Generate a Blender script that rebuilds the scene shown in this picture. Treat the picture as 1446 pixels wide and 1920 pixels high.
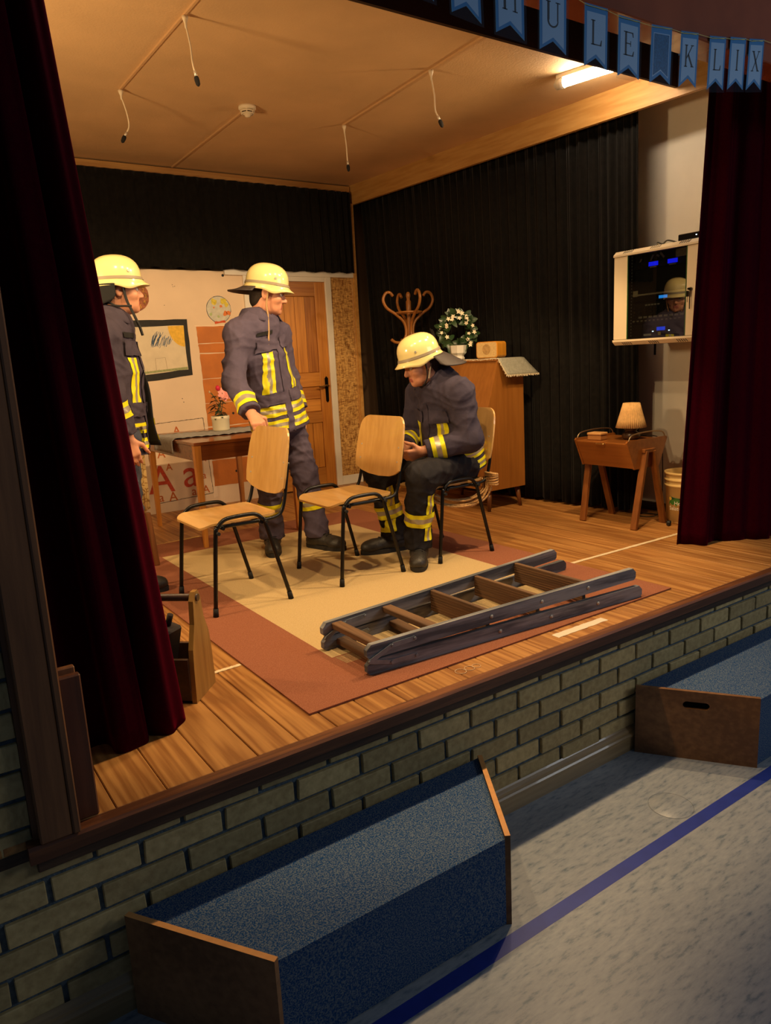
import bpy, bmesh, math, random
import numpy as np
from mathutils import Vector, Matrix
for o in list(bpy.data.objects): bpy.data.objects.remove(o)
scene = bpy.context.scene
COL = scene.collection
random.seed(7)
RNG = np.random.RandomState(11)
PI = math.pi
# ------------------------------------------------------------------ camera
def make_camera():
    f, yaw, pitch, roll = 1371.0838, 0.5939, -0.2026, -0.0509
    loc = Vector((-0.189, -1.9249, 1.1842))
    fw = Vector((math.sin(yaw)*math.cos(pitch), math.cos(yaw)*math.cos(pitch), math.sin(pitch)))
    r = Vector((math.cos(yaw), -math.sin(yaw), 0)); u = r.cross(fw)
    r2 = r*math.cos(roll) + u*math.sin(roll); u2 = -r*math.sin(roll) + u*math.cos(roll)
    cam = bpy.data.cameras.new('camera'); ob = bpy.data.objects.new('camera', cam); COL.objects.link(ob)
    M = Matrix((r2, u2, -fw)).transposed().to_4x4(); M.translation = loc
    ob.matrix_world = M
    cam.sensor_fit = 'VERTICAL'; cam.sensor_height = 24.0; cam.lens = 24.0*f/1920.0
    cam.clip_start = 0.05; cam.clip_end = 100
    scene.camera = ob
make_camera()
# ------------------------------------------------------------------ world, light, exposure
w = bpy.data.worlds.new('world'); scene.world = w; w.use_nodes = True
w.node_tree.nodes['Background'].inputs[0].default_value = (0.34, 0.52, 0.82, 1)
w.node_tree.nodes['Background'].inputs[1].default_value = 0.075
scene.view_settings.view_transform = 'Standard'; scene.view_settings.look = 'None'
scene.view_settings.gamma = 1.0; scene.view_settings.use_curve_mapping = False
scene.view_settings.exposure = 0.0
def spot(name, loc, target, power, color, size=2.2, blend=0.6, rad=0.05):
    l = bpy.data.lights.new(name, 'SPOT'); l.energy = power; l.color = color
    l.spot_size = size; l.spot_blend = blend; l.shadow_soft_size = rad
    o = bpy.data.objects.new(name, l); COL.objects.link(o); o.location = loc
    d = Vector(target) - Vector(loc); o.rotation_euler = d.to_track_quat('-Z', 'Y').to_euler()
    return o
WARM = (1.0, 0.68, 0.34)
# the row of stage lamps hanging behind the lintel: they light the stage and spill over the lip into the hall
for (lx, tx, pw) in ((0.75, 2.0, 80), (1.5, 1.9, 70), (2.3, 1.7, 76), (3.15, 2.1, 150)):
    spot('stage_lamp', (lx, 0.60, 2.66), (tx, 2.0, 0.2), pw, WARM, 1.86, 0.2, 0.03)
for lx in (0.6, 2.0, 3.4):
    spot('stage_lamp_spill', (lx, 0.55, 2.70), (lx, -0.9, -0.6), 11, (1.0, 0.80, 0.66), 1.9, 0.8, 0.03)
# added fill light, hidden behind the left red curtain, to brighten the ceiling
l = bpy.data.lights.new('added_fill', 'AREA'); l.energy = 46; l.color = WARM; l.shape = 'DISK'; l.size = 0.3
o = bpy.data.objects.new('added_fill', l); COL.objects.link(o); o.location = (-0.6, 1.5, 1.7); o.rotation_euler = (Vector((2.6, 2.8, 2.1))-Vector((-0.6, 1.5, 1.7))).to_track_quat('-Z', 'Y').to_euler()
# second added fill, hidden behind the right red curtain, to brighten the faces
spot('added_fill', (4.25, 0.72, 2.15), (1.7, 2.9, 1.6), 62, WARM, 1.45, 0.4, 0.08)
# the dim lamp still burning in the hall, right of the viewer
l = bpy.data.lights.new('hall_lamp', 'AREA'); l.energy = 37; l.color = (0.92, 0.96, 1.0); l.shape = 'RECTANGLE'; l.size = 2.4; l.size_y = 1.0
o = bpy.data.objects.new('hall_lamp', l); COL.objects.link(o); o.location = (5.2, -3.4, 2.4); o.rotation_euler = (Vector((2.2, 0.0, 0.2))-Vector((5.2, -3.4, 2.4))).to_track_quat('-Z', 'Y').to_euler()

# ------------------------------------------------------------------ materials
MATS = {}
def new_mat(name):
    m = bpy.data.materials.new(name); m.use_nodes = True
    nt = m.node_tree; b = nt.nodes['Principled BSDF']
    return m, nt, b
def rgb(c):  # srgb 0-255 to linear
    out = []
    for v in c:
        v = v/255.0
        out.append(v/12.92 if v <= 0.04045 else ((v+0.055)/1.055)**2.4)
    return tuple(out) + (1.0,)
def plain(name, c, rough=0.6, metal=0.0, noise=0.0, nscale=8, bump=0.0, bscale=60, spec=0.5, stretch=(1,1,1), sheen=0.0, sheen_c=None, coat=0.0):
    if name in MATS: return MATS[name]
    m, nt, b = new_mat(name)
    col = rgb(c)
    b.inputs['Base Color'].default_value = col
    b.inputs['Roughness'].default_value = rough; b.inputs['Metallic'].default_value = metal
    b.inputs['Specular IOR Level'].default_value = spec
    b.inputs['Coat Weight'].default_value = coat
    if sheen:
        b.inputs['Sheen Weight'].default_value = sheen
        b.inputs['Sheen Roughness'].default_value = 0.35
        if sheen_c: b.inputs['Sheen Tint'].default_value = rgb(sheen_c)
    tc = nt.nodes.new('ShaderNodeTexCoord'); mp = nt.nodes.new('ShaderNodeMapping')
    mp.inputs['Scale'].default_value = stretch
    nt.links.new(tc.outputs['Object'], mp.inputs['Vector'])
    if noise > 0:
        n = nt.nodes.new('ShaderNodeTexNoise'); n.inputs['Scale'].default_value = nscale; n.inputs['Detail'].default_value = 6
        nt.links.new(mp.outputs['Vector'], n.inputs['Vector'])
        r = nt.nodes.new('ShaderNodeValToRGB')
        r.color_ramp.elements[0].position = 0.3; r.color_ramp.elements[1].position = 0.7
        r.color_ramp.elements[0].color = tuple(max(0, v*(1-noise)) for v in col[:3]) + (1,)
        r.color_ramp.elements[1].color = tuple(min(1, v*(1+noise)) for v in col[:3]) + (1,)
        nt.links.new(n.outputs['Fac'], r.inputs['Fac']); nt.links.new(r.outputs['Color'], b.inputs['Base Color'])
    if bump > 0:
        n2 = nt.nodes.new('ShaderNodeTexNoise'); n2.inputs['Scale'].default_value = bscale; n2.inputs['Detail'].default_value = 4
        nt.links.new(mp.outputs['Vector'], n2.inputs['Vector'])
        bp = nt.nodes.new('ShaderNodeBump'); bp.inputs['Strength'].default_value = bump; bp.inputs['Distance'].default_value = 0.01
        nt.links.new(n2.outputs['Fac'], bp.inputs['Height']); nt.links.new(bp.outputs['Normal'], b.inputs['Normal'])
    MATS[name] = m
    return m
def wood(name, light, dark, axis='Y', scale=14, rough=0.45, contrast=1.0, distort=6.0, rand=True, coat=0.0, long=0.06):
    """grain that runs along one axis, different on every board"""
    if name in MATS: return MATS[name]
    m, nt, b = new_mat(name)
    b.inputs['Roughness'].default_value = rough; b.inputs['Coat Weight'].default_value = coat
    tc = nt.nodes.new('ShaderNodeTexCoord'); mp = nt.nodes.new('ShaderNodeMapping')
    s = {'X': (long, 1, 1), 'Y': (1, long, 1), 'Z': (1, 1, long)}[axis]
    mp.inputs['Scale'].default_value = s
    nt.links.new(tc.outputs['Object'], mp.inputs['Vector'])
    src = mp.outputs['Vector']
    if rand:
        oi = nt.nodes.new('ShaderNodeObjectInfo'); ml = nt.nodes.new('ShaderNodeVectorMath'); ml.operation = 'ADD'
        sc = nt.nodes.new('ShaderNodeVectorMath'); sc.operation = 'SCALE'; sc.inputs['Scale'].default_value = 37.0
        cx = nt.nodes.new('ShaderNodeCombineXYZ')
        for i in range(3): nt.links.new(oi.outputs['Random'], cx.inputs[i])
        nt.links.new(cx.outputs[0], sc.inputs[0]); nt.links.new(src, ml.inputs[0]); nt.links.new(sc.outputs[0], ml.inputs[1]); src = ml.outputs[0]
    n = nt.nodes.new('ShaderNodeTexNoise'); n.inputs['Scale'].default_value = scale*0.35; n.inputs['Detail'].default_value = 3
    nt.links.new(src, n.inputs['Vector'])
    mu = nt.nodes.new('ShaderNodeMath'); mu.operation = 'MULTIPLY'; mu.inputs[1].default_value = distort*4
    nt.links.new(n.outputs['Fac'], mu.inputs[0])
    sn = nt.nodes.new('ShaderNodeMath'); sn.operation = 'SINE'; nt.links.new(mu.outputs[0], sn.inputs[0])
    n2 = nt.nodes.new('ShaderNodeTexNoise'); n2.inputs['Scale'].default_value = scale*6; n2.inputs['Detail'].default_value = 5
    nt.links.new(src, n2.inputs['Vector'])
    ad = nt.nodes.new('ShaderNodeMath'); ad.operation = 'MULTIPLY_ADD'; ad.inputs[1].default_value = 0.28*contrast; ad.inputs[2].default_value = 0.0
    nt.links.new(sn.outputs[0], ad.inputs[0])
    ad2 = nt.nodes.new('ShaderNodeMath'); ad2.operation = 'ADD'; nt.links.new(ad.outputs[0], ad2.inputs[0]); nt.links.new(n2.outputs['Fac'], ad2.inputs[1])
    r = nt.nodes.new('ShaderNodeValToRGB'); r.color_ramp.elements[0].position = 0.25; r.color_ramp.elements[1].position = 0.8
    r.color_ramp.elements[0].color = rgb(dark); r.color_ramp.elements[1].color = rgb(light)
    nt.links.new(ad2.outputs[0], r.inputs['Fac'])
    out = r.outputs['Color']
    if rand:
        hs = nt.nodes.new('ShaderNodeHueSaturation')
        ma = nt.nodes.new('ShaderNodeMath'); ma.operation = 'MULTIPLY_ADD'; ma.inputs[1].default_value = 0.22; ma.inputs[2].default_value = 0.88
        nt.links.new(oi.outputs['Random'], ma.inputs[0]); nt.links.new(ma.outputs[0], hs.inputs['Value']); nt.links.new(out, hs.inputs['Color']); out = hs.outputs['Color']
    nt.links.new(out, b.inputs['Base Color'])
    bp = nt.nodes.new('ShaderNodeBump'); bp.inputs['Strength'].default_value = 0.12; bp.inputs['Distance'].default_value = 0.005
    nt.links.new(ad2.outputs[0], bp.inputs['Height']); nt.links.new(bp.outputs['Normal'], b.inputs['Normal'])
    MATS[name] = m
    return m
def emit(name, c, s):
    if name in MATS: return MATS[name]
    m, nt, b = new_mat(name)
    b.inputs['Base Color'].default_value = rgb(c); b.inputs['Emission Color'].default_value = rgb(c); b.inputs['Emission Strength'].default_value = s
    MATS[name] = m
    return m
# ------------------------------------------------------------------ mesh builders
class MB:
    """collects shapes in world (or local) coordinates, then links them as ONE mesh object"""
    def __init__(self): self.v = []; self.f = []; self.mi = []; self.cur = 0; self.sm = []
    def mat(self, i): self.cur = i; return self
    def add(self, verts, faces, smooth=False):
        n = len(self.v); self.v += [tuple(p) for p in verts]
        for f in faces: self.f.append(tuple(i+n for i in f)); self.mi.append(self.cur); self.sm.append(smooth)
        return self
    def box(self, x0, x1, y0, y1, z0, z1, c=0.0):
        """axis box, with chamfered edges of width c"""
        if c <= 0:
            v = [(x, y, z) for z in (z0, z1) for y in (y0, y1) for x in (x0, x1)]
            f = [(0,2,3,1), (4,5,7,6), (0,1,5,4), (2,6,7,3), (0,4,6,2), (1,3,7,5)]
            return self.add(v, f)
        bm = bmesh.new(); bmesh.ops.create_cube(bm, size=1.0)
        for p in bm.verts: p.co = Vector(((x0+x1)/2 + p.co.x*(x1-x0), (y0+y1)/2 + p.co.y*(y1-y0), (z0+z1)/2 + p.co.z*(z1-z0)))
        bmesh.ops.bevel(bm, geom=list(bm.edges), offset=c, segments=1, affect='EDGES', clamp_overlap=True)
        return self.bm(bm)
    def bm(self, bm, M=None, smooth=False):
        bm.verts.index_update()
        vs = [(M @ p.co if M else p.co.copy()) for p in bm.verts]
        fs = [[q.index for q in f.verts] for f in bm.faces]
        bm.free(); return self.add(vs, fs, smooth)
    def obox(self, c, size, R=None, ch=0.0):
        """oriented box: centre, size, 3x3 rotation"""
        n = len(self.v)
        self.box(-size[0]/2, size[0]/2, -size[1]/2, size[1]/2, -size[2]/2, size[2]/2, ch)
        R = R or Matrix.Identity(3); c = Vector(c)
        for i in range(n, len(self.v)): self.v[i] = tuple(R @ Vector(self.v[i]) + c)
        return self
    def bar(self, a, b, wdt, hgt, up=(0,0,1), ch=0.0):
        """rectangular bar from a to b"""
        a = Vector(a); b = Vector(b); d = (b-a); L = d.length; d.normalize()
        s = d.cross(Vector(up))
        if s.length < 1e-4: s = d.cross(Vector((1,0,0)))
        s.normalize(); u = s.cross(d)
        R = Matrix((d, s, u)).transposed()
        return self.obox((a+b)/2, (L, wdt, hgt), R, ch)
    def tube(self, pts, r, n=10, cap=True, closed=False, smooth=True):
        pts = [Vector(p) for p in pts]; m = len(pts)
        rs = r if isinstance(r, (list, tuple)) else [r]*m
        T = []
        for i in range(m):
            if closed: t = pts[(i+1) % m] - pts[i-1]
            else: t = pts[min(i+1, m-1)] - pts[max(i-1, 0)]
            T.append(t.normalized())
        nrm = T[0].orthogonal().normalized(); V = []
        for i in range(m):
            nrm = (nrm - T[i]*nrm.dot(T[i]))
            if nrm.length < 1e-6: nrm = T[i].orthogonal()
            nrm.normalize(); bn = T[i].cross(nrm)
            for k in range(n):
                a = 2*PI*k/n; V.append(pts[i] + (nrm*math.cos(a) + bn*math.sin(a))*rs[i])
        F = []
        for i in range(m if closed else m-1):
            j = (i+1) % m
            for k in range(n):
                k2 = (k+1) % n; F.append((i*n+k, i*n+k2, j*n+k2, j*n+k))
        self.add(V, F, smooth)
        if cap and not closed:
            base = len(self.v) - len(V)
            self.f.append(tuple(base+k for k in reversed(range(n)))); self.mi.append(self.cur); self.sm.append(False)
            self.f.append(tuple(base+(m-1)*n+k for k in range(n))); self.mi.append(self.cur); self.sm.append(False)
        return self
    def lathe(self, prof, c=(0,0,0), n=24, M=None, smooth=True, closed=False):
        """profile of (radius, z) turned about z"""
        V = []; F = []; m = len(prof)
        for (r, z) in prof:
            for k in range(n):
                a = 2*PI*k/n; p = Vector((r*math.cos(a), r*math.sin(a), z))
                if M: p = M @ p
                V.append(p + Vector(c))
        for i in range(m-1):
            for k in range(n):
                k2 = (k+1) % n; F.append((i*n+k, i*n+k2, (i+1)*n+k2, (i+1)*n+k))
        if prof[0][0] > 1e-6: F.append(tuple(reversed(range(n))))
        if prof[-1][0] > 1e-6: F.append(tuple((m-1)*n+k for k in range(n)))
        return self.add(V, F, smooth)
    def prism(self, poly, o, ax, ay, az, t, smooth=False):
        """2d polygon (u,v) placed at o along ax, ay and thickened by t along az"""
        o = Vector(o); ax = Vector(ax); ay = Vector(ay); az = Vector(az); n = len(poly)
        V = [o + ax*u + ay*v for u, v in poly] + [o + ax*u + ay*v + az*t for u, v in poly]
        F = [tuple(reversed(range(n))), tuple(range(n, 2*n))]
        for k in range(n): k2 = (k+1) % n; F.append((k, k2, n+k2, n+k))
        return self.add(V, F, smooth)
    def grid(self, fn, nu, nv, smooth=True):
        V = [fn(i/nu, j/nv) for j in range(nv+1) for i in range(nu+1)]
        F = [(j*(nu+1)+i, j*(nu+1)+i+1, (j+1)*(nu+1)+i+1, (j+1)*(nu+1)+i) for j in range(nv) for i in range(nu)]
        return self.add(V, F, smooth)
    def build(self, name, mats, parent=None, local=False):
        off = Vector((0,0,0))
        if parent is not None and not local:
            p = parent
            while p is not None: off += p.location; p = p.parent
        me = bpy.data.meshes.new(name)
        me.from_pydata([tuple(Vector(p)-off) for p in self.v], [], self.f)
        for mm in (mats if isinstance(mats, (list, tuple)) else [mats]): me.materials.append(mm)
        me.polygons.foreach_set('material_index', self.mi); me.polygons.foreach_set('use_smooth', self.sm)
        me.update()
        o = bpy.data.objects.new(name, me); COL.objects.link(o)
        if parent is not None: o.parent = parent
        return o
def tag(o, label, cat, group=None):
    o['label'] = label; o['category'] = cat
    if group: o['group'] = group
    return o
def root(name, label, cat, loc, group=None):
    o = bpy.data.objects.new(name, None); COL.objects.link(o); o.location = loc
    o.empty_display_size = 0.05
    return tag(o, label, cat, group)
def struct(o, label=None):
    o['kind'] = 'structure'
    if label: o['label'] = label
    return o
def clone(o, parent=None, loc=None):
    c = o.copy(); COL.objects.link(c); c.parent = parent
    if loc is not None: c.location = loc
    for ch in list(o.children): clone(ch, c)
    return c
def solidify(o, t, off=0.0):
    m = o.modifiers.new('thickness', 'SOLIDIFY'); m.thickness = t; m.offset = off; return o
def text_mesh(txt, size, ext=0.0005):
    cu = bpy.data.curves.new('lettering', 'FONT'); cu.body = txt; cu.size = size; cu.extrude = ext; cu.align_x = 'CENTER'
    ob = bpy.data.objects.new('lettering', cu); COL.objects.link(ob)
    dg = bpy.context.evaluated_depsgraph_get()
    me = bpy.data.meshes.new_from_object(ob.evaluated_get(dg)); bpy.data.objects.remove(ob)
    V = [v.co.copy() for v in me.vertices]; F = [tuple(p.vertices) for p in me.polygons]
    bpy.data.meshes.remove(me); return V, F
def put_text(mb, txt, size, o, ax, ay, az, ext=0.0005):
    V, F = text_mesh(txt, size, ext); o = Vector(o); ax = Vector(ax); ay = Vector(ay); az = Vector(az)
    return mb.add([o + ax*p.x + ay*p.y + az*p.z for p in V], F)
def arc(c, r, a0, a1, n, ax=(1,0,0), ay=(0,0,1)):
    c = Vector(c); ax = Vector(ax); ay = Vector(ay)
    return [c + ax*(r*math.cos(a0+(a1-a0)*i/n)) + ay*(r*math.sin(a0+(a1-a0)*i/n)) for i in range(n+1)]
def smooth_path(pts, n=6):
    """Catmull-Rom through the points"""
    P = [Vector(p) for p in pts]; out = []
    for i in range(len(P)-1):
        p0 = P[max(i-1, 0)]; p1 = P[i]; p2 = P[i+1]; p3 = P[min(i+2, len(P)-1)]
        for k in range(n):
            t = k/n
            out.append(0.5*((2*p1) + (p2-p0)*t + (2*p0-5*p1+4*p2-p3)*t*t + (3*p1-p0-3*p2+p3)*t**3))
    out.append(P[-1]); return out
# ------------------------------------------------------------------ the setting
ZF = -0.636           # hall floor; the stage floor is z = 0, its front edge y = 0
ZC = 2.825            # stage ceiling
def lino():
    m, nt, b = new_mat('linoleum')
    b.inputs['Roughness'].default_value = 0.38
    tc = nt.nodes.new('ShaderNodeTexCoord'); mp = nt.nodes.new('ShaderNodeMapping'); mp.inputs['Scale'].default_value = (0.28, 1.0, 1)
    nt.links.new(tc.outputs['Object'], mp.inputs['Vector'])
    n1 = nt.nodes.new('ShaderNodeTexNoise'); n1.inputs['Scale'].default_value = 60; n1.inputs['Detail'].default_value = 7; n1.inputs['Roughness'].default_value = 0.65
    n2 = nt.nodes.new('ShaderNodeTexNoise'); n2.inputs['Scale'].default_value = 9; n2.inputs['Detail'].default_value = 4
    for n in (n1, n2): nt.links.new(mp.outputs['Vector'], n.inputs['Vector'])
    r1 = nt.nodes.new('ShaderNodeValToRGB'); e = r1.color_ramp.elements
    e[0].position = 0.30; e[0].color = rgb((92, 108, 122)); e[1].position = 0.46; e[1].color = rgb((142, 147, 152))
    x = e.new(0.70); x.color = rgb((160, 162, 164))
    nt.links.new(n1.outputs['Fac'], r1.inputs['Fac'])
    mx = nt.nodes.new('ShaderNodeMix'); mx.data_type = 'RGBA'; mx.blend_type = 'MULTIPLY'; mx.inputs[0].default_value = 0.22
    r2 = nt.nodes.new('ShaderNodeValToRGB'); r2.color_ramp.elements[0].color = (0.6, 0.6, 0.63, 1); r2.color_ramp.elements[0].position = 0.35; r2.color_ramp.elements[1].position = 0.65
    nt.links.new(n2.outputs['Fac'], r2.inputs['Fac'])
    nt.links.new(r1.outputs['Color'], mx.inputs[6]); nt.links.new(r2.outputs['Color'], mx.inputs[7])
    nt.links.new(mx.outputs[2], b.inputs['Base Color'])
    return m
def carpet(name, c1, c2, scale=260):
    m, nt, b = new_mat(name)
    b.inputs['Roughness'].default_value = 0.95; b.inputs['Specular IOR Level'].default_value = 0.1
    tc = nt.nodes.new('ShaderNodeTexCoord'); n = nt.nodes.new('ShaderNodeTexNoise'); n.inputs['Scale'].default_value = scale; n.inputs['Detail'].default_value = 3
    nt.links.new(tc.outputs['Object'], n.inputs['Vector'])
    r = nt.nodes.new('ShaderNodeValToRGB'); r.color_ramp.elements[0].position = 0.42; r.color_ramp.elements[1].position = 0.62
    r.color_ramp.elements[0].color = rgb(c1); r.color_ramp.elements[1].color = rgb(c2)
    nt.links.new(n.outputs['Fac'], r.inputs['Fac']); nt.links.new(r.outputs['Color'], b.inputs['Base Color'])
    bp = nt.nodes.new('ShaderNodeBump'); bp.inputs['Strength'].default_value = 0.5; bp.inputs['Distance'].default_value = 0.003
    nt.links.new(n.outputs['Fac'], bp.inputs['Height']); nt.links.new(bp.outputs['Normal'], b.inputs['Normal'])
    return m
def brick_mat():
    m, nt, b = new_mat('yellow_brick')
    b.inputs['Roughness'].default_value = 0.8
    oi = nt.nodes.new('ShaderNodeObjectInfo'); tc = nt.nodes.new('ShaderNodeTexCoord')
    n = nt.nodes.new('ShaderNodeTexNoise'); n.inputs['Scale'].default_value = 45; n.inputs['Detail'].default_value = 8; n.noise_dimensions = '4D'
    mu = nt.nodes.new('ShaderNodeMath'); mu.operation = 'MULTIPLY'; mu.inputs[1].default_value = 50; nt.links.new(oi.outputs['Random'], mu.inputs[0]); nt.links.new(mu.outputs[0], n.inputs['W'])
    nt.links.new(tc.outputs['Object'], n.inputs['Vector'])
    r = nt.nodes.new('ShaderNodeValToRGB'); r.color_ramp.elements[0].position = 0.3; r.color_ramp.elements[1].position = 0.72
    r.color_ramp.elements[0].color = rgb((166, 142, 94)); r.color_ramp.elements[1].color = rgb((200, 176, 122))
    nt.links.new(n.outputs['Fac'], r.inputs['Fac'])
    hs = nt.nodes.new('ShaderNodeHueSaturation'); ma = nt.nodes.new('ShaderNodeMath'); ma.operation = 'MULTIPLY_ADD'; ma.inputs[1].default_value = 0.45; ma.inputs[2].default_value = 0.75
    nt.links.new(oi.outputs['Random'], ma.inputs[0]); nt.links.new(ma.outputs[0], hs.inputs['Value']); nt.links.new(r.outputs['Color'], hs.inputs['Color']); nt.links.new(hs.outputs['Color'], b.inputs['Base Color'])
    bp = nt.nodes.new('ShaderNodeBump'); bp.inputs['Strength'].default_value = 0.25; bp.inputs['Distance'].default_value = 0.006
    nt.links.new(n.outputs['Fac'], bp.inputs['Height']); nt.links.new(bp.outputs['Normal'], b.inputs['Normal'])
    return m
LINO = lino(); BRICK = brick_mat()
MORTAR = plain('mortar', (84, 98, 108), 0.95, noise=0.3, nscale=60, bump=0.5, bscale=150)
PLANK = wood('stage_plank_wood', (190, 136, 74), (148, 96, 46), 'Y', 13, 0.42, 0.75, 24.0, long=0.045)
DARKWOOD = wood('dark_stained_wood', (142, 88, 52), (86, 50, 30), 'X', 12, 0.4, 0.8, 3)
DARKWOODZ = wood('dark_stained_wood_upright', (150, 100, 62), (108, 70, 44), 'Z', 10, 0.4, 0.8, 3)
DARKER = wood('blackened_wood', (92, 66, 46), (54, 38, 28), 'X', 16, 0.55, 0.8, 3)
PLY = wood('plywood', (176, 128, 78), (148, 100, 56), 'X', 8, 0.5, 0.6, 3)
PINE = wood('pine_board', (205, 160, 92), (178, 128, 64), 'Y', 7, 0.5, 0.5, 3)
PINEX = wood('pine_board_long', (205, 160, 92), (170, 118, 60), 'X', 7, 0.5, 0.5, 3)
WHITE = plain('white_paint', (222, 214, 200), 0.5, noise=0.05, nscale=5)
CEIL = plain('ceiling_paint', (208, 170, 122), 0.75, noise=0.08, nscale=2.5, bump=0.15, bscale=90)
BLACKCLOTH = plain('black_molton', (23, 21, 19), 0.95, noise=0.25, nscale=30, spec=0.1, sheen=0.15)
VELVET = plain('wine_red_velvet', (46, 1, 12), 0.95, noise=0.12, nscale=60, spec=0.02, sheen=0.35, sheen_c=(170, 10, 60))

# hall floor
m = MB().box(-5, 9, -7, 0.055, ZF-0.05, ZF); struct(m.build('floor', LINO), 'speckled grey blue linoleum hall floor')
# stage floor of planks
fl = struct(MB().box(-0.9, 4.6, 0.05, 4.5, -0.06, -0.026).build('floor_stage', DARKER), 'stage floor of grained brown planks')
pk = MB().box(-0.0709, 0.0709, -2.23, 2.23, -0.026, 0.0, 0.0025).build('plank', PLANK, fl, local=True)
for i in range(-7, 30):
    xc = 0.186 + 0.1445*i + 0.072
    if i == -7: pk.location = (xc, 2.28, 0)
    else:
        o = pk.copy(); COL.objects.link(o); o.location = (xc, 2.28, random.uniform(-0.0008, 0.0))
# nosing and batten along the stage edge
m = MB(); prof = [(0.048, 0.0), (0.008, 0.0), (0.0, -0.008), (0.0, -0.046), (0.006, -0.05), (0.048, -0.05)]
m.prism([(p[0], p[1]) for p in prof], (-0.048, 0, 0), (0,1,0), (0,0,1), (1,0,0), 4.7); struct(m.build('trim_1', DARKWOOD), 'dark wooden nosing along the stage edge')
m = MB().box(-0.031, 4.65, 0.028, 0.10, -0.092, -0.05, 0.003); struct(m.build('trim_2', DARKER), 'dark batten under the stage edge')
# brick wall of the stage front, carried on beside the opening
wallf = struct(MB().box(-1.6, 4.66, 0.062, 0.16, ZF, -0.05).box(-1.6, -0.03, 0.062, 0.16, -0.05, 2.9).build('wall_front', MORTAR), 'yellow brick wall of the stage front')
CH = 0.0827; Z1 = -0.1317; X0 = -0.0106
shapes = []
for k in range(4):
    bm = bmesh.new(); bmesh.ops.create_cube(bm, size=1.0)
    for p in bm.verts:
        p.co = Vector((p.co.x*0.237, p.co.y*0.06, p.co.z*0.0695)); p.co += Vector((random.uniform(-.0025, .0025), random.uniform(-.0012, .0012), random.uniform(-.0018, .0018)))
    bmesh.ops.bevel(bm, geom=list(bm.edges), offset=0.0028, segments=1, affect='EDGES')
    me = bpy.data.meshes.new('brick'); bm.to_mesh(me); bm.free(); me.materials.append(BRICK); shapes.append(me)
def brick(x, z, sx=1.0):
    o = bpy.data.objects.new('brick', random.choice(shapes)); COL.objects.link(o); o.parent = wallf
    o.location = (x, 0.08 + random.uniform(-.0025, .0025), z); o.scale = (sx, 1, 1)
for row in range(0, 7):
    z = Z1 + 0.0415 - CH*row; off = 0.125 if row % 2 == 0 else 0.0
    for k in range(-5, 19):
        x = X0 + off + 0.25*k + 0.125
        if x < -0.95: continue
        brick(x, z)
for row in range(1, 14):
    z = Z1 + 0.0415 + CH*row; off = 0.125 if row % 2 == 0 else 0.0
    for k in range(-4, 1):
        x = X0 + off + 0.25*k + 0.125
        if x + 0.119 > -0.03:                     # cut brick against the post
            l = x - 0.119; r = -0.03
            if r - l > 0.03: brick((l+r)/2, z, (r-l)/0.238)
            continue
        if x > -0.8: brick(x, z)
# moulded skirting along the hall floor
prof = [(0.05, ZF), (0.03, ZF), (0.03, ZF+0.066), (0.024, ZF+0.072), (0.024, ZF+0.078), (0.030, ZF+0.084), (0.034, ZF+0.087), (0.036, ZF+0.095), (0.044, ZF+0.108), (0.05, ZF+0.114)]
m = MB().prism(prof, (-1.5, 0, 0), (0,1,0), (0,0,1), (1,0,0), 6.1); struct(m.build('baseboard_front', wood('skirting_wood', (168, 140, 96), (132, 104, 68), 'X', 8, 0.3, 0.5, 3, coat=0.3)), 'moulded wooden skirting along the hall floor')
# proscenium: post, lintel, right pier
pst = MB().box(-0.018, 0.062, 0.0, 0.04, 0.0, 2.36, 0.004)
pst.box(0.062, 0.082, -0.004, 0.05, 0.0, 2.36, 0.004)
pst.box(-0.03, 0.03, 0.04, 0.26, 0.0, 2.36)
struct(pst.build('trim_3', DARKWOODZ), 'brown wooden post framing the stage opening')
struct(MB().box(4.5, 4.62, 0.0, 0.06, 0, 2.36, 0.004).build('trim_4', DARKWOODZ), 'brown wooden post at the far side of the stage opening')
struct(MB().box(4.62, 6.2, 0.05, 0.2, ZF, 2.9).build('wall_pier', MORTAR))
LINTEL = plain('glossy_brown_panel', (146, 74, 40), 0.22, noise=0.25, nscale=3, coat=0.4)
struct(MB().box(-1.6, 6.2, -0.03, 0.10, 2.365, 3.3, 0.004).build('trim_5', LINTEL), 'glossy brown wooden lintel above the stage')
FASC = wood('dark_fascia_wood', (48, 27, 16), (28, 15, 9), 'X', 9, 0.6, 1, 4)
struct(MB().box(-0.9, 4.03, 0.98, 1.0, 2.70, 3.1).box(-0.9, 4.6, 0.10, 0.98, 3.1, 3.14).build('trim_6', FASC), 'dark wooden board in front of the stage ceiling')
# stage shell
struct(MB().box(-0.9, 4.6, 1.0, 4.6, ZC, ZC+0.05).box(4.04, 4.6, 0.10, 1.0, ZC, ZC+0.05).build('ceiling', CEIL), 'cream plastered stage ceiling')
struct(MB().box(-0.95, -0.9, 0.05, 4.6, -0.06, 3.1).build('wall_left', BLACKCLOTH))
struct(MB().box(-0.9, 4.6, 4.40, 4.46, -0.06, ZC).build('wall_back', plain('back_wall', (70, 52, 34), 0.9)))
struct(MB().box(4.47, 4.52, 0.1, 4.5, -0.06, 3.0).build('wall_right', WHITE), 'white wall behind the rack cabinet')
struct(MB().box(4.45, 4.47, 0.1, 4.4, 0.0, 0.06, 0.003).build('baseboard_right', plain('dark_skirting', (70, 58, 44), 0.5)))
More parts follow.
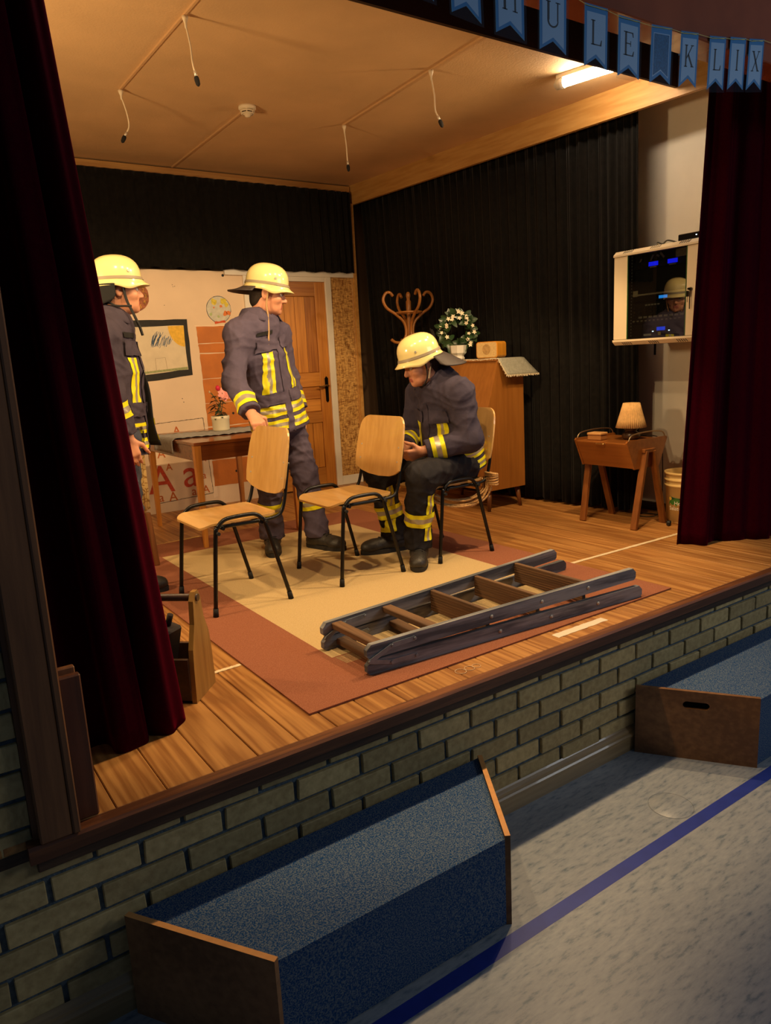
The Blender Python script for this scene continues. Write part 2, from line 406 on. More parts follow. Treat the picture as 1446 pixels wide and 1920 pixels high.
# wooden beams under the ceiling
def beam_x(y): return 3.785 + (4.387 - y)*0.0735
m = MB()
y0, y1 = 4.36, 0.45
V = [(beam_x(y0), y0), (beam_x(y1), y1), (beam_x(y1)+0.03, y1), (beam_x(y0)+0.03, y0)]
m.add([(x, y, z) for z in (2.652, ZC) for x, y in V], [(3,2,1,0), (4,5,6,7), (0,1,5,4), (1,2,6,5), (2,3,7,6), (3,0,4,7)])
struct(m.build('trim_7', PINE), 'pale wooden beam along the right edge of the stage ceiling')
struct(MB().box(-0.9, 3.78, 4.285, 4.315, 2.757, ZC-0.012).build('trim_8', PINEX), 'pale wooden batten along the back of the stage ceiling')
struct(MB().box(-0.9, 3.78, 4.278, 4.285, 2.752, 2.760).build('trim_9', WHITE))
def osb():
    m, nt, b = new_mat('osb_board'); b.inputs['Roughness'].default_value = 0.6
    tc = nt.nodes.new('ShaderNodeTexCoord'); cols = []
    for rot, sc in ((0.5, (120, 120, 26)), (-0.8, (34, 120, 110))):
        mp = nt.nodes.new('ShaderNodeMapping'); mp.inputs['Rotation'].default_value = (0, rot, 0); mp.inputs['Scale'].default_value = sc
        v = nt.nodes.new('ShaderNodeTexVoronoi'); v.inputs['Scale'].default_value = 1.0
        nt.links.new(tc.outputs['Object'], mp.inputs['Vector']); nt.links.new(mp.outputs['Vector'], v.inputs['Vector']); cols.append(v.outputs['Color'])
    mx = nt.nodes.new('ShaderNodeMix'); mx.data_type = 'RGBA'; mx.inputs[0].default_value = 0.5; nt.links.new(cols[0], mx.inputs[6]); nt.links.new(cols[1], mx.inputs[7])
    bw = nt.nodes.new('ShaderNodeRGBToBW'); nt.links.new(mx.outputs[2], bw.inputs[0])
    r = nt.nodes.new('ShaderNodeValToRGB'); r.color_ramp.elements[0].position = 0.25; r.color_ramp.elements[1].position = 0.75
    r.color_ramp.elements[0].color = rgb((138, 88, 36)); r.color_ramp.elements[1].color = rgb((218, 172, 100)); nt.links.new(bw.outputs[0], r.inputs['Fac']); nt.links.new(r.outputs['Color'], b.inputs['Base Color'])
    return m
OSB = osb()
struct(MB().box(3.765, 3.80, 4.27, 4.30, 0.0, 2.66).build('trim_10', PINE))
# ---- back partition: painted panel, door, OSB strip
PANEL = plain('cream_wall_paint', (222, 196, 166), 0.7, noise=0.05, nscale=4)
pan = struct(MB().box(0.0, 2.63, 4.30, 4.33, 0.0, 2.02).build('wall_partition', PANEL), 'cream scenery panel painted with pictures')
AX, AY, AZ = (1,0,0), (0,0,1), (0,-1,0)
def paint(name, poly, mat, lift=0.0, t=0.0015):
    return MB().prism(poly, (0, 4.30-lift, 0), AX, AY, AZ, t).build(name, mat, pan)
def wob(pts, a=0.004, n=5):
    out = []
    for i in range(len(pts)):
        p, q = pts[i], pts[(i+1) % len(pts)]
        for k in range(n): t = k/n; out.append((p[0]+(q[0]-p[0])*t+random.uniform(-a, a), p[1]+(q[1]-p[1])*t+random.uniform(-a, a)))
    return out
BLK = plain('black_poster_paint', (26, 22, 16), 0.7, noise=0.3, nscale=30)
SKYP = plain('pale_sky_paint', (214, 198, 168), 0.8, noise=0.06, nscale=14)
# painted picture frame (ring), picture, sun, cloud, grass
o_ = [(1.545, 1.612), (2.078, 1.622), (2.085, 1.152), (1.565, 1.108)]; i_ = [(1.60, 1.562), (2.040, 1.572), (2.050, 1.204), (1.62, 1.172)]
m = MB(); O = wob(o_, .003); I = wob(i_, .003); n = len(O)
V = [(x, 4.30, z) for x, z in O+I] + [(x, 4.2975, z) for x, z in O+I]; F = []
for k in range(n):
    k2 = (k+1) % n; F += [(2*n+k, 2*n+k2, 3*n+k2, 3*n+k), (k, k2, 2*n+k2, 2*n+k), (n+k2, n+k, 3*n+k, 3*n+k2)]
m.add(V, F); m.build('painted_frame', BLK, pan)
paint('painted_picture', i_, SKYP)
sun = [(2.046, 1.569)] + [(2.044+0.135*math.cos(a), 1.569+0.175*math.sin(a)) for a in [PI+0.02+(PI/2-0.04)*i/10 for i in range(11)]]
paint('painted_sun', sun, plain('sun_crayon', (224, 178, 62), 0.8, noise=0.12, nscale=40), 0.0016)
def scribble(name, c, rx, rz, mat, n, lift=0.0018, w=0.004):
    mb = MB()
    for i in range(n):
        u = random.uniform(-1, 1); h = math.sqrt(1-u*u)*0.9; a = random.uniform(0.3, 0.7)
        x = c[0]+u*rx; l = rz*h*random.uniform(0.5, 1)
        mb.prism([(x-l*a, c[1]-l), (x-l*a+w, c[1]-l), (x+l*a+w, c[1]+l), (x+l*a, c[1]+l)], (0, 4.30-lift, 0), AX, AY, AZ, 0.0006)
    return mb.build(name, mat, pan)
scribble('painted_cloud', (1.845, 1.44), 0.085, 0.06, plain('cloud_crayon', (120, 134, 150), 0.9), 26)
scribble('painted_cloud', (1.80, 1.46), 0.05, 0.075, plain('cloud_crayon_dark', (74, 100, 130), 0.9), 16, 0.0026, 0.003)
gr = MB(); x = 1.63
while x < 2.03:
    h = random.uniform(0.008, 0.026); gr.prism([(x, 1.195), (x+.004, 1.195), (x+.006+random.uniform(-.006, .006), 1.197+h)], (0, 4.2982, 0), AX, AY, AZ, .0006); x += random.uniform(.006, .022)
gr.prism([(1.625, 1.180), (2.046, 1.206), (2.045, 1.226), (1.625, 1.196)], (0, 4.2982, 0), AX, AY, AZ, .0004)
gr.build('painted_grass', plain('grass_crayon', (150, 156, 108), 0.9, noise=0.2, nscale=60), pan)
hs = MB()
for a, b_ in (((1.775, 1.20), (1.775, 1.305)), ((1.775, 1.305), (1.86, 1.31)), ((1.86, 1.31), (1.868, 1.215))): hs.bar((a[0], 4.298, a[1]), (b_[0], 4.298, b_[1]), .0016, .0016)
hs.build('painted_outline', plain('pencil_line', (150, 126, 104), 0.9), pan)
# painted clock and globe
def disc(c, r, n=36, a=0.0): return [(c[0]+(r+random.uniform(-a, a))*math.cos(2*PI*k/n), c[1]+(r+random.uniform(-a, a))*math.sin(2*PI*k/n)) for k in range(n)]
paint('painted_clock', disc((1.655, 1.808), 0.125, 36, .002), plain('clock_crayon', (150, 92, 62), 0.85, noise=0.45, nscale=34))
ck = MB()
for k in range(12):
    a = PI/2 - 2*PI*k/12
    put_text(ck, str(k if k else 12), 0.042, (1.655+0.096*math.cos(a), 4.2972, 1.808+0.096*math.sin(a)-0.014), AX, AY, AZ)
ck.mat(1).prism(disc((1.68, 1.82), .016, 8, .004), (0, 4.2974, 0), AX, AY, AZ, .0006)
ck.build('clock_numerals', [plain('clock_ink', (196, 150, 60), 0.9, noise=0.5, nscale=20), plain('green_crayon', (110, 150, 70), 0.9)], pan)
paint('painted_globe', disc((2.375, 1.70), 0.113, 40, .0015), plain('globe_outline', (60, 66, 80), 0.9))
paint('painted_globe', disc((2.375, 1.70), 0.109, 40, .001), plain('globe_sea', (196, 192, 176), 0.85, noise=0.12, nscale=30), .0017)
gl = MB()
for cx, cz, r, mi in ((2.335, 1.765, .026, 0), (2.42, 1.772, .028, 0), (2.445, 1.74, .02, 0), (2.43, 1.665, .02, 1), (2.395, 1.725, .012, 1), (2.30, 1.66, .014, 2), (2.33, 1.715, .008, 1), (2.365, 1.64, .012, 2), (2.46, 1.67, .02, 1)):
    gl.mat(mi).prism(disc((cx, cz), r, 10, r*.3), (0, 4.2965, 0), AX, AY, AZ, .0006)
gl.build('painted_continents', [plain('yellow_crayon', (206, 186, 70), 0.9, noise=0.2, nscale=60), plain('red_crayon', (214, 120, 60), 0.9), plain('pale_green_crayon', (170, 184, 130), 0.9)], pan)
paint('painted_globe_foot', wob([(2.33, 1.578), (2.43, 1.590), (2.42, 1.61), (2.375, 1.60), (2.325, 1.60)], .003, 3), plain('red_orange_crayon', (204, 84, 44), 0.9, noise=0.2, nscale=40), .0024)
# painted orange chest of drawers: one block per drawer
ORG = plain('orange_poster_paint', (188, 108, 32), 0.62, noise=0.14, nscale=7, bump=0.2, bscale=50)
paint('painted_outline', wob([(2.142, 1.567), (2.60, 1.572), (2.60, 1.55), (2.152, 1.556)], .002, 8), plain('chalk', (232, 208, 180), 0.9), .0)
zs = [(1.557, 1.420), (1.412, 1.335), (1.327, 1.118), (1.112, 0.905), (0.899, 0.700), (0.692, 0.405), (0.396, 0.165)]
for k, (a, b_) in enumerate(zs):
    xo = 2.15 + 0.004*k
    paint('painted_drawer', wob([(xo+.006, a), (2.60, a+.004), (2.60, b_+.004), (xo+.010, b_)], .003, 6), ORG, .0005, .003)
paint('painted_drawer_edge', wob([(2.128, 0.70), (2.172, 0.70), (2.205, 0.075), (2.165, 0.06)], .003, 6), plain('chalk', (232, 208, 180), 0.9))
kn = MB()
for x_, z_ in ((2.37, 1.22), (2.40, 1.0), (2.42, 0.80), (2.37, 0.55), (2.40, 0.28)): kn.prism(disc((x_, z_), .011, 10, .001), (0, 4.296, 0), AX, AY, AZ, .001)
kn.build('painted_knob', BLK, pan)
# letter board drawn on the panel
bd = MB()
for a, b_ in (((1.62, 0.762), (2.135, 0.782)), ((2.135, 0.782), (2.165, 0.11)), ((1.62, 0.762), (1.64, 0.085)), ((1.64, 0.085), (2.165, 0.11))):
    N = 14
    for k in range(N):
        p = [a[0]+(b_[0]-a[0])*k/N, a[1]+(b_[1]-a[1])*k/N]; q = [a[0]+(b_[0]-a[0])*(k+1)/N, a[1]+(b_[1]-a[1])*(k+1)/N]
        for j in range(2): bd.bar((p[0]+random.uniform(-.003, .003), 4.299, p[1]+random.uniform(-.003, .003)), (q[0]+random.uniform(-.003, .003), 4.299, q[1]+random.uniform(-.003, .003)), .0025, .0025)
bd.build('painted_outline', plain('charcoal_line', (86, 70, 58), 0.9), pan)
RED = plain('red_letter_crayon', (186, 70, 44), 0.85, noise=0.25, nscale=60); BRN = plain('orange_letter_crayon', (186, 92, 30), 0.85)
lt = MB()
put_text(lt, 'A', 0.34, (1.71, 4.298, 0.175), AX, AY, AZ); put_text(lt, 'a', 0.36, (1.975, 4.298, 0.195), AX, AY, AZ)
lt.build('painted_letter', RED, pan)
for ch, x_, z_, s in (('a', 1.70, .655, .10), ('A', 1.89, .660, .10), ('A', 1.735, .475, .105), ('A', 1.79, .36, .085), ('a', 2.02, .475, .09), ('a', 1.695, .10, .11), ('A', 1.80, .092, .115), ('a', 1.99, .115, .11), ('A', 2.10, .12, .10), ('a', 2.095, .25, .09), ('A', 2.10, .40, .08)):
    put_text(MB(), ch, s, (x_, 4.298, z_), AX, AY, AZ).build('painted_letter', BRN, pan)
hl = MB()
for x_, z_, r in ((2.44, 1.985, .012), (1.985, 1.90, .003), (1.99, 1.885, .003), (2.005, 1.888, .003), (1.90, 1.735, .003), (1.97, 0.96, .004), (1.98, 0.93, .004)): hl.prism(disc((x_, z_), r, 10), (0, 4.2995, 0), AX, AY, AZ, .0008)
hl.build('screw_hole', BLK, pan)
struct(MB().box(2.45, 3.765, 4.275, 4.31, 1.988, 2.04, .002).build('trim_11', WHITE), 'white lath above the door')
# door
DOORW = wood('pine_door_wood', (206, 142, 60), (164, 100, 38), 'Z', 8, 0.4, 0.5, 3)
DOORX = wood('pine_door_rail', (200, 136, 58), (158, 96, 38), 'X', 8, 0.4, 0.5, 3)
DOORP = wood('pine_door_panel', (196, 130, 52), (146, 86, 30), 'Z', 9, 0.42, 0.8, 4)
dr = struct(MB().box(2.685, 3.446, 4.312, 4.325, 0.01, 1.945).build('door_1', DOORP), 'pine panel door in a white frame')
for x_ in ((2.685, 2.79), (3.335, 3.446)): MB().box(x_[0], x_[1], 4.295, 4.325, 0.01, 1.945, .003).build('stile', DOORW, dr)
MB().box(3.03, 3.10, 4.296, 4.325, 0.62, 0.98, .003).build('stile', DOORW, dr)
for z_ in ((1.815, 1.945), (0.985, 1.115), (0.64, 0.745), (0.01, 0.20)): MB().box(2.79, 3.335, 4.296, 4.325, z_[0], z_[1], .003).build('rail', DOORX, dr)
for k in range(5):                                     # tongued boards of the long panel
    x_ = 2.795 + 0.108*k; MB().box(x_, x_+0.105, 4.303, 4.313, 1.118, 1.812, .003).build('board', DOORP, dr)
    MB().box(x_, x_+0.105, 4.303, 4.313, 0.203, 0.637, .003).build('board', DOORP, dr)
for z_ in ((0.75, 0.862), (0.868, 0.98)): MB().box(2.795, 3.33, 4.303, 4.313, z_[0], z_[1], .003).build('board', DOORX, dr)
IRON = plain('black_iron', (30, 26, 22), 0.35, 0.8)
BRASS = plain('aged_brass', (150, 118, 70), 0.3, 0.9)
hd = MB().prism([(3.385, .84), (3.40, .825), (3.415, .84), (3.418, 1.055), (3.40, 1.075), (3.382, 1.055)], (0, 4.295, 0), AX, AY, AZ, .006).build('handle_plate', IRON, dr)
MB().tube([(3.40, 4.29, .985), (3.40, 4.25, .985)], .008).tube(smooth_path([(3.40, 4.25, .985), (3.37, 4.245, .99), (3.32, 4.248, .978), (3.29, 4.25, .985)]), .008).build('lever', BRASS, hd)
fr = MB().box(3.446, 3.512, 4.28, 4.33, 0, 1.99, .004).box(2.62, 2.685, 4.28, 4.33, 0, 1.99, .004).box(2.685, 3.446, 4.28, 4.33, 1.945, 1.99, .004)
struct(fr.build('trim_12', WHITE), 'white door frame')
struct(MB().box(3.512, 3.75, 4.298, 4.318, 0.09, 1.988).build('wall_strip', OSB), 'chipboard strip beside the door')
struct(MB().box(3.75, 3.776, 4.285, 4.325, 0.0, 1.988, .003).build('trim_13', PINE))
struct(MB().box(3.512, 3.95, 4.285, 4.30, 0.0, 0.09, .003).build('baseboard_back', WHITE), 'white skirting beside the door')
# ---- curtains
def curtain(name, bot, top, z0, z1, folds, amp, mat, nu, nv=14, hem=0.0, seed=1, shear=0.0, tpow=1.0):
    rs = np.random.RandomState(seed); ph = rs.uniform(0, 6.28, 8)
    B = smooth_path([(x, y, 0) for x, y in bot], 12); T = smooth_path([(x, y, 0) for x, y in top], 12)
    def at(P, u):
        s = u*(len(P)-1); i = min(int(s), len(P)-2); return P[i].lerp(P[i+1], s-i), (P[i+1]-P[i]).normalized()
    def fn(u, v):
        pb, db = at(B, u); pt, dt = at(T, u); w_ = v**tpow; p = pb.lerp(pt, w_); d = db.lerp(dt, w_).normalized(); nrm = Vector((-d.y, d.x, 0))
        uu = u + 0.012*math.sin(9*u+ph[0]) + shear*v*0.02*math.sin(5*u+ph[1])
        a = amp*(0.75+0.35*math.sin(7*u+ph[2]))*(1.0 - 0.25*v)
        h = a*(math.sin(2*PI*folds*uu + 0.5*math.sin(2.2*v+ph[3])) + 0.38*math.sin(2*PI*folds*2.27*uu+ph[4]) + 0.25*math.sin(2*PI*folds*0.43*uu+ph[5]+v))
        z = z0 + (z1-z0)*v
        if v == 0: z += hem*math.sin(2*PI*folds*uu*0.5+ph[6])
        q = p + nrm*h; return (q.x, q.y, z)
    o = MB().grid(fn, nu, nv).build(name, mat); solidify(o, 0.004); return o
def cx(y): return 4.02 + (4.3-y)*0.074
tag(curtain('black_curtain', [(cx(4.26), 4.26), (cx(3.2), 3.2), (cx(2.2), 2.2), (cx(1.34), 1.34)], [(cx(4.26)-.12, 4.26), (cx(3.2)-.09, 3.2), (cx(2.2)-.07, 2.2), (cx(1.34)-.06, 1.36)], 0.025, 2.70, 34, 0.021, BLACKCLOTH, 620, 12, 0.01, 3), 'long black side curtain hanging from the pale beam to the floor', 'curtain')
tag(curtain('black_curtain', [(-0.6, 4.245), (1.2, 4.245), (3.76, 4.245)], [(-0.6, 4.255), (1.2, 4.255), (3.76, 4.255)], 2.028, 2.755, 52, 0.012, BLACKCLOTH, 700, 8, 0.006, 5), 'short black pelmet curtain along the back wall above the painted panel', 'curtain')
tag(curtain('red_curtain', [(-0.10, 0.30), (0.10, 0.40), (0.22, 0.44), (0.34, 0.36), (0.44, 0.38), (0.545, 0.49)], [(-0.16, 0.38), (-0.02, 0.42), (0.10, 0.47), (0.2, 0.44), (0.28, 0.46), (0.335, 0.50)], 0.0006, 2.75, 3.1, 0.034, VELVET, 160, 40, 0.0, 9, 1.0), 'dark wine red velvet curtain at the left, its hem near the wooden tool carrier', 'curtain')
tag(curtain('red_curtain', [(3.69, 0.66), (3.80, 0.56), (3.93, 0.55), (4.06, 0.46), (4.20, 0.38), (4.40, 0.34), (4.62, 0.36)], [(3.865, 0.66), (3.93, 0.58), (4.02, 0.56), (4.12, 0.50), (4.24, 0.44), (4.42, 0.40), (4.62, 0.40)], 0.0006, 2.75, 4.4, 0.028, VELVET, 200, 40, 0.0, 12, 1.0), 'dark wine red velvet curtain at the right in front of the rack cabinet', 'curtain')
# ---- hall floor marking and socket lid
tag(MB().box(-3, 8, -0.484, -0.432, ZF, ZF+0.0006).build('floor_line', plain('blue_court_line', (34, 52, 140), 0.4, noise=0.1, nscale=20)), 'dark blue marking line running along the hall floor', 'marking')
m = MB(); a_ = [(2.206+0.088*math.cos(2*PI*k/40), -0.337+0.088*math.sin(2*PI*k/40), ZF+0.0004) for k in range(40)]
m.tube(a_, 0.0012, 6, closed=True); m.lathe([(0.0, 0.0006), (0.085, 0.0006), (0.086, 0.0)], (2.206, -0.337, ZF), 40)
tag(m.build('floor_socket_lid', LINO), 'round lid let into the linoleum between the two carpeted steps', 'lid')
# ------------------------------------------------------------------ carpeted steps in the hall
STEPC = carpet('blue_step_carpet', (24, 64, 112), (104, 116, 128), 230)
STEPW = wood('step_plywood', (150, 106, 66), (112, 74, 42), 'X', 7, 0.55, 0.7, 3)
EDGE = plain('plywood_edge', (214, 150, 84), 0.6, noise=0.1, nscale=30)
def step(label, bl, br, frr, fll, slot):
    r = root('carpeted_step', label, 'step', ((bl[0]+br[0])/2, (bl[1]+fll[1])/2, ZF), 'trapezoid steps before the stage')
    zt = -0.322
    P = [Vector((*bl, 0)), Vector((*br, 0)), Vector((*frr, 0)), Vector((*fll, 0))]
    m = MB(); m.add([(p.x, p.y, z) for z in (zt-0.02, zt) for p in P], [(0,1,2,3), (7,6,5,4), (0,4,5,1), (1,5,6,2), (2,6,7,3), (3,7,4,0)]); m.build('carpet_tread', STEPC, r)
    m = MB(); a, b = P[3], P[2]; m.add([(a.x, a.y, ZF+.004), (b.x, b.y, ZF+.004), (b.x, b.y, zt-.02), (a.x, a.y, zt-.02), (a.x+.01, a.y+.015, ZF+.004), (b.x-.01, b.y+.015, ZF+.004), (b.x-.01, b.y+.015, zt-.02), (a.x+.01, a.y+.015, zt-.02)],
        [(0,1,2,3), (5,4,7,6), (0,4,5,1), (1,5,6,2), (2,6,7,3), (3,7,4,0)]); m.build('carpet_riser', STEPC, r)
    for (a, b, sgn, sl) in ((P[0], P[3], 1, slot), (P[1], P[2], -1, False)):
        d = (b-a).normalized(); nn = Vector((d.y, -d.x, 0))*sgn; L = (b-a).length
        if nn.x*sgn > 0: nn = -nn                      # outward
        o = a + Vector((0,0,ZF)); H = zt+0.012-ZF; t = 0.018
        m = MB()
        if not sl:
            m.add([o, o+d*L, o+d*L+Vector((0,0,H)), o+Vector((0,0,H)), o+nn*t, o+d*L+nn*t, o+d*L+nn*t+Vector((0,0,H)), o+nn*t+Vector((0,0,H))], [(0,1,2,3), (5,4,7,6), (0,4,5,1), (1,5,6,2), (3,7,4,0)])
            m.mat(1).add([o+Vector((0,0,H)), o+d*L+Vector((0,0,H)), o+d*L+nn*t+Vector((0,0,H)), o+nn*t+Vector((0,0,H))], [(0,1,2,3)])
        else:                                          # stadium hand hole
            cu, cv, hw, hh = L*0.50, H-0.065, 0.055, 0.017; N = 32; inner = []; outer = []
            for k in range(N):
                an = 2*PI*(k+0.5)/N; c_, s_ = math.cos(an), math.sin(an)
                inner.append((cu+hh*c_+(hw-hh)*(1 if c_ > 0 else -1), cv+hh*s_))
                q = max(abs(c_)/(0.5), abs(s_)/0.5); uu, vv = c_/q, s_/q
                outer.append((L*(0.5+uu), H*(0.5+vv)))
            for k, (sx, sy) in ((N//8, (1,1)), (3*N//8, (-1,1)), (5*N//8, (-1,-1)), (7*N//8, (1,-1))): outer[k] = (L*(.5+.5*sx), H*(.5+.5*sy))
            def pt(q, w_): return o + d*q[0] + Vector((0,0,q[1])) + nn*w_
            V = [pt(q, 0) for q in outer] + [pt(q, 0) for q in inner] + [pt(q, t) for q in outer] + [pt(q, t) for q in inner]; F = []
            for k in range(N):
                k2 = (k+1) % N
                F += [(k, k2, N+k2, N+k), (2*N+k2, 2*N+k, 3*N+k, 3*N+k2), (k, 2*N+k, 2*N+k2, k2), (N+k, N+k2, 3*N+k2, 3*N+k)]
            m.add(V, F)
        m.build('end_panel', [STEPW, EDGE], r)
    return r
step('nearer carpeted step with wooden ends standing before the brick wall', (0.175, 0.022), (1.493, 0.022), (1.238, -0.395), (0.442, -0.388), False)
step('farther carpeted step at the right with a hand hole in its wooden end', (2.452, 0.022), (3.80, 0.022), (3.53, -0.395), (2.742, -0.395), True)
# ------------------------------------------------------------------ rug and tape on the stage floor
RUGR = carpet('terracotta_wool', (140, 86, 62), (160, 104, 78), 320); RUGB = carpet('beige_wool', (190, 162, 114), (208, 182, 134), 300)
rg = root('rug', 'beige rug with a wide terracotta border under the chairs and ladder', 'rug', (1.9, 1.7, 0))
rx0, rx1, ry0, ry1 = 0.872, 2.93, 0.18, 3.12; ix0, ix1, iy0, iy1 = 1.182, 2.585, 0.552, 2.735
m = MB()
for a in ((rx0, rx1, ry0, iy0), (rx0, rx1, iy1, ry1), (rx0, ix0, iy0, iy1), (ix1, rx1, iy0, iy1)): m.box(a[0], a[1], a[2], a[3], 0.0005, 0.007)
m.build('border', RUGR, rg)
MB().box(ix0, ix1, iy0, iy1, 0.0005, 0.0072).build('field', RUGB, rg)
m = MB()
for k in range(9): m.box(ix0+0.01+0.001*k, ix0+0.22+0.05*k, iy0-0.014-0.009*k, iy0-0.010-0.009*k, 0.001, 0.0075)
m.build('woven_stripes', RUGB, rg)
TAPE = plain('cream_tape', (222, 200, 160), 0.6, noise=0.08, nscale=40)
def tape(label, a, b, wd, mat=TAPE):
    a = Vector(a); b = Vector(b); d = (b-a).normalized(); nn = Vector((-d.y, d.x, 0)); N = 22; V = []; F = []
    for k in range(N+1):
        p = a.lerp(b, k/N); V += [p + nn*(wd/2+random.uniform(-.002, .002)), p - nn*(wd/2+random.uniform(-.002, .002))]
    V2 = [(v.x, v.y, 0.0010) for v in V]; n = len(V2)
    for k in range(N): F.append((2*k, 2*k+1, 2*k+3, 2*k+2))
    V2 += [(v.x, v.y, 0.0) for v in V]; F += [(0, n, n+1, 1)]
    return tag(MB().add(V2, F).build('tape_strip', mat), label, 'tape', 'tape strips on the stage floor')
tape('long cream tape strip from the rug to the right red curtain', (2.935, 0.832, 0), (3.98, 0.822, 0), 0.026)
tape('short cream tape strip between the tool carrier and the rug', (0.735, 0.752, 0), (0.868, 0.757, 0), 0.022)
tape('yellowish tape strip on the boards beside the table leg', (1.22, 3.125, 0), (1.60, 3.175, 0), 0.03, plain('yellow_tape', (224, 186, 104), 0.6))
tape('wide white tape strip on the stage edge by the ladder', (2.035, 0.125, 0), (2.355, 0.125, 0), 0.042, plain('white_tape', (226, 210, 184), 0.5))
ch = MB()
for cxx, r in ((1.50, .022), (1.545, .02), (1.58, .017)):
    ch.tube([(cxx+r*math.cos(a), 0.115+r*1.0*math.sin(a), .0012) for a in [2*PI*k/18 for k in range(18)]], .0012, 5, closed=True)
tag(ch.build('chalk_mark', plain('chalk_white', (220, 190, 150), 0.9)), 'small chalk scribble on the planks at the stage edge', 'marking')
# ------------------------------------------------------------------ stacking chairs
BEECH = wood('beech_ply', (216, 172, 106), (194, 148, 84), 'Y', 6, 0.28, 0.4, 3, rand=False, coat=0.3)
BEECHZ = wood('beech_ply_back', (216, 172, 106), (194, 148, 84), 'Z', 6, 0.28, 0.4, 3, rand=False, coat=0.3)
BLKTUBE = plain('black_steel_tube', (20, 18, 17), 0.35, 0.3); RUBBER = plain('black_rubber', (16, 15, 15), 0.8)
SCREW = plain('screw_steel', (182, 182, 178), 0.35, 0.3)
def rounded_rect(w, h, r, n=6):
    out = []
    for cx_, cy_, a0 in ((w/2-r, h/2-r, 0), (-w/2+r, h/2-r, PI/2), (-w/2+r, -h/2+r, PI), (w/2-r, -h/2+r, 1.5*PI)):
        for k in range(n+1): a = a0+PI/2*k/n; out.append((cx_+r*math.cos(a), cy_+r*math.sin(a)))
    return out
def shell(outline, fn, t, mb, rings=6):
    """a bent panel: outline in 2d filled towards its middle, mapped by fn(u,v)->(point, normal), with thickness"""
    n = len(outline); cu = sum(p[0] for p in outline)/n; cv = sum(p[1] for p in outline)/n
    L = [[(cu+(u-cu)*s/rings, cv+(v-cv)*s/rings) for u, v in outline] for s in range(1, rings+1)]
    for side in (0, 1):
        V = []; F = []
        p, nn = fn(cu, cv); V.append(p + nn*(t*side))
        for ring in L:
            for u, v in ring: p, nn = fn(u, v); V.append(p + nn*(t*side))
        for k in range(n):
            k2 = (k+1) % n; F.append((0, 1+k, 1+k2) if side else (0, 1+k2, 1+k))
            for s in range(rings-1):
                a, b, c, d = 1+s*n+k, 1+s*n+k2, 1+(s+1)*n+k2, 1+(s+1)*n+k
                F.append((a, d, c, b) if side else (a, b, c, d))
        mb.add(V, F, True)
    V = []; F = []
    for u, v in L[-1]:
        p, nn = fn(u, v); V += [p, p + nn*t]
    for k in range(n): k2 = (k+1) % n; F.append((2*k, 2*k2, 2*k2+1, 2*k+1))
    mb.add(V, F, False); return mb
def make_chair(label, loc):
    """faces -x"""
    r = root('stacking_chair', label, 'chair', loc, 'beech stacking chairs on the rug')
    def seat(u, v):       # u = x, v = y
        z = 0.452 - 0.012*math.cos(v/0.21*PI/2)
        if u < -0.13: z -= 1.6*(u+0.13)**2*2.2
        if u > 0.10: z += 0.9*(u-0.10)**2
        return Vector((u-0.01, v, z-0.011)), Vector((0,0,1))
    m = shell(rounded_rect(0.405, 0.41, 0.05), seat, 0.011, MB(), 8); m.build('seat', BEECH, r, local=True)
    oc = [(-0.232, 0.70), (-0.232, 0.625), (-0.225, 0.575), (-0.17, 0.548), (-0.10, 0.532), (0, 0.526), (0.10, 0.532), (0.17, 0.548), (0.225, 0.575), (0.232, 0.625), (0.232, 0.70), (0.226, 0.775)]
    for k in range(7): a = PI/2*k/6; oc.append((0.146+0.075*math.cos(a), 0.796+0.075*math.sin(a)))
    for k in range(7): a = PI/2+PI/2*k/6; oc.append((-0.146+0.075*math.cos(a), 0.796+0.075*math.sin(a)))
    oc.append((-0.226, 0.775))
    def back(u, v):       # u = y, v = z
        x = 0.232 + (v-0.53)*0.20 + 0.10*max(0, v-0.75)**2 - 0.45*u*u
        return Vector((x, u, v)), Vector((1, 0.9*u, -0.2)).normalized()
    m = shell(oc, back, 0.010, MB(), 8); b = m.build('backrest', BEECHZ, r, local=True)
    for y in (-.19, .19):
        for z in (.62, .70): p, nn = back(y, z); MB().tube([p - nn*.0015, p + nn*.012], .005, 8).build('screw', SCREW, b, local=True)
    for s in (-1, 1):
        pts = [(-0.205, s*.246, 0.012), (-0.165, s*.238, .39), (-0.152, s*.235, .43), (-0.122, s*.233, .461), (-0.08, s*.232, .472), (0.02, s*.232, .474), (0.06, s*.233, .466), (0.088, s*.235, .44), (0.105, s*.237, .40), (0.205, s*.246, 0.012)]
        leg = MB().tube(smooth_path(pts, 4), 0.0105, 10).build('leg', BLKTUBE, r, local=True)
        for p in (pts[0], pts[-1]):
            q = Vector(pts[1] if p is pts[0] else pts[-2]); d = (q-Vector(p)).normalized(); P_ = Vector(p)
            MB().tube([P_ + Vector((0,0,-.012)), P_ + d*.03], [.014, .0125], 10).build('foot', RUBBER, leg, local=True)
        MB().tube(smooth_path([(-0.12, s*.205, .428), (0.10, s*.205, .428), (0.175, s*.203, .433), (0.212, s*.201, .455), (0.236, s*.200, .52), (0.252, s*.198, .60), (0.272, s*.196, .70)], 4), 0.0095, 10).build('back_tube', BLKTUBE, r, local=True)
        MB().tube([(-0.155, s*.262, .408), (-0.155, s*.222, .408)], .009, 8).build('stacking_stop', RUBBER, r, local=True); MB().tube([(0.1, s*.262, .428), (0.1, s*.2, .428)], .008, 8).build('stacking_stop', RUBBER, r, local=True)
    MB().tube([(-0.12, -.236, .425), (-0.12, .236, .425)], .009, 8).build('stretcher', BLKTUBE, r, local=True); MB().tube([(0.085, -.236, .425), (0.085, .236, .425)], .009, 8).build('stretcher', BLKTUBE, r, local=True)
    return r
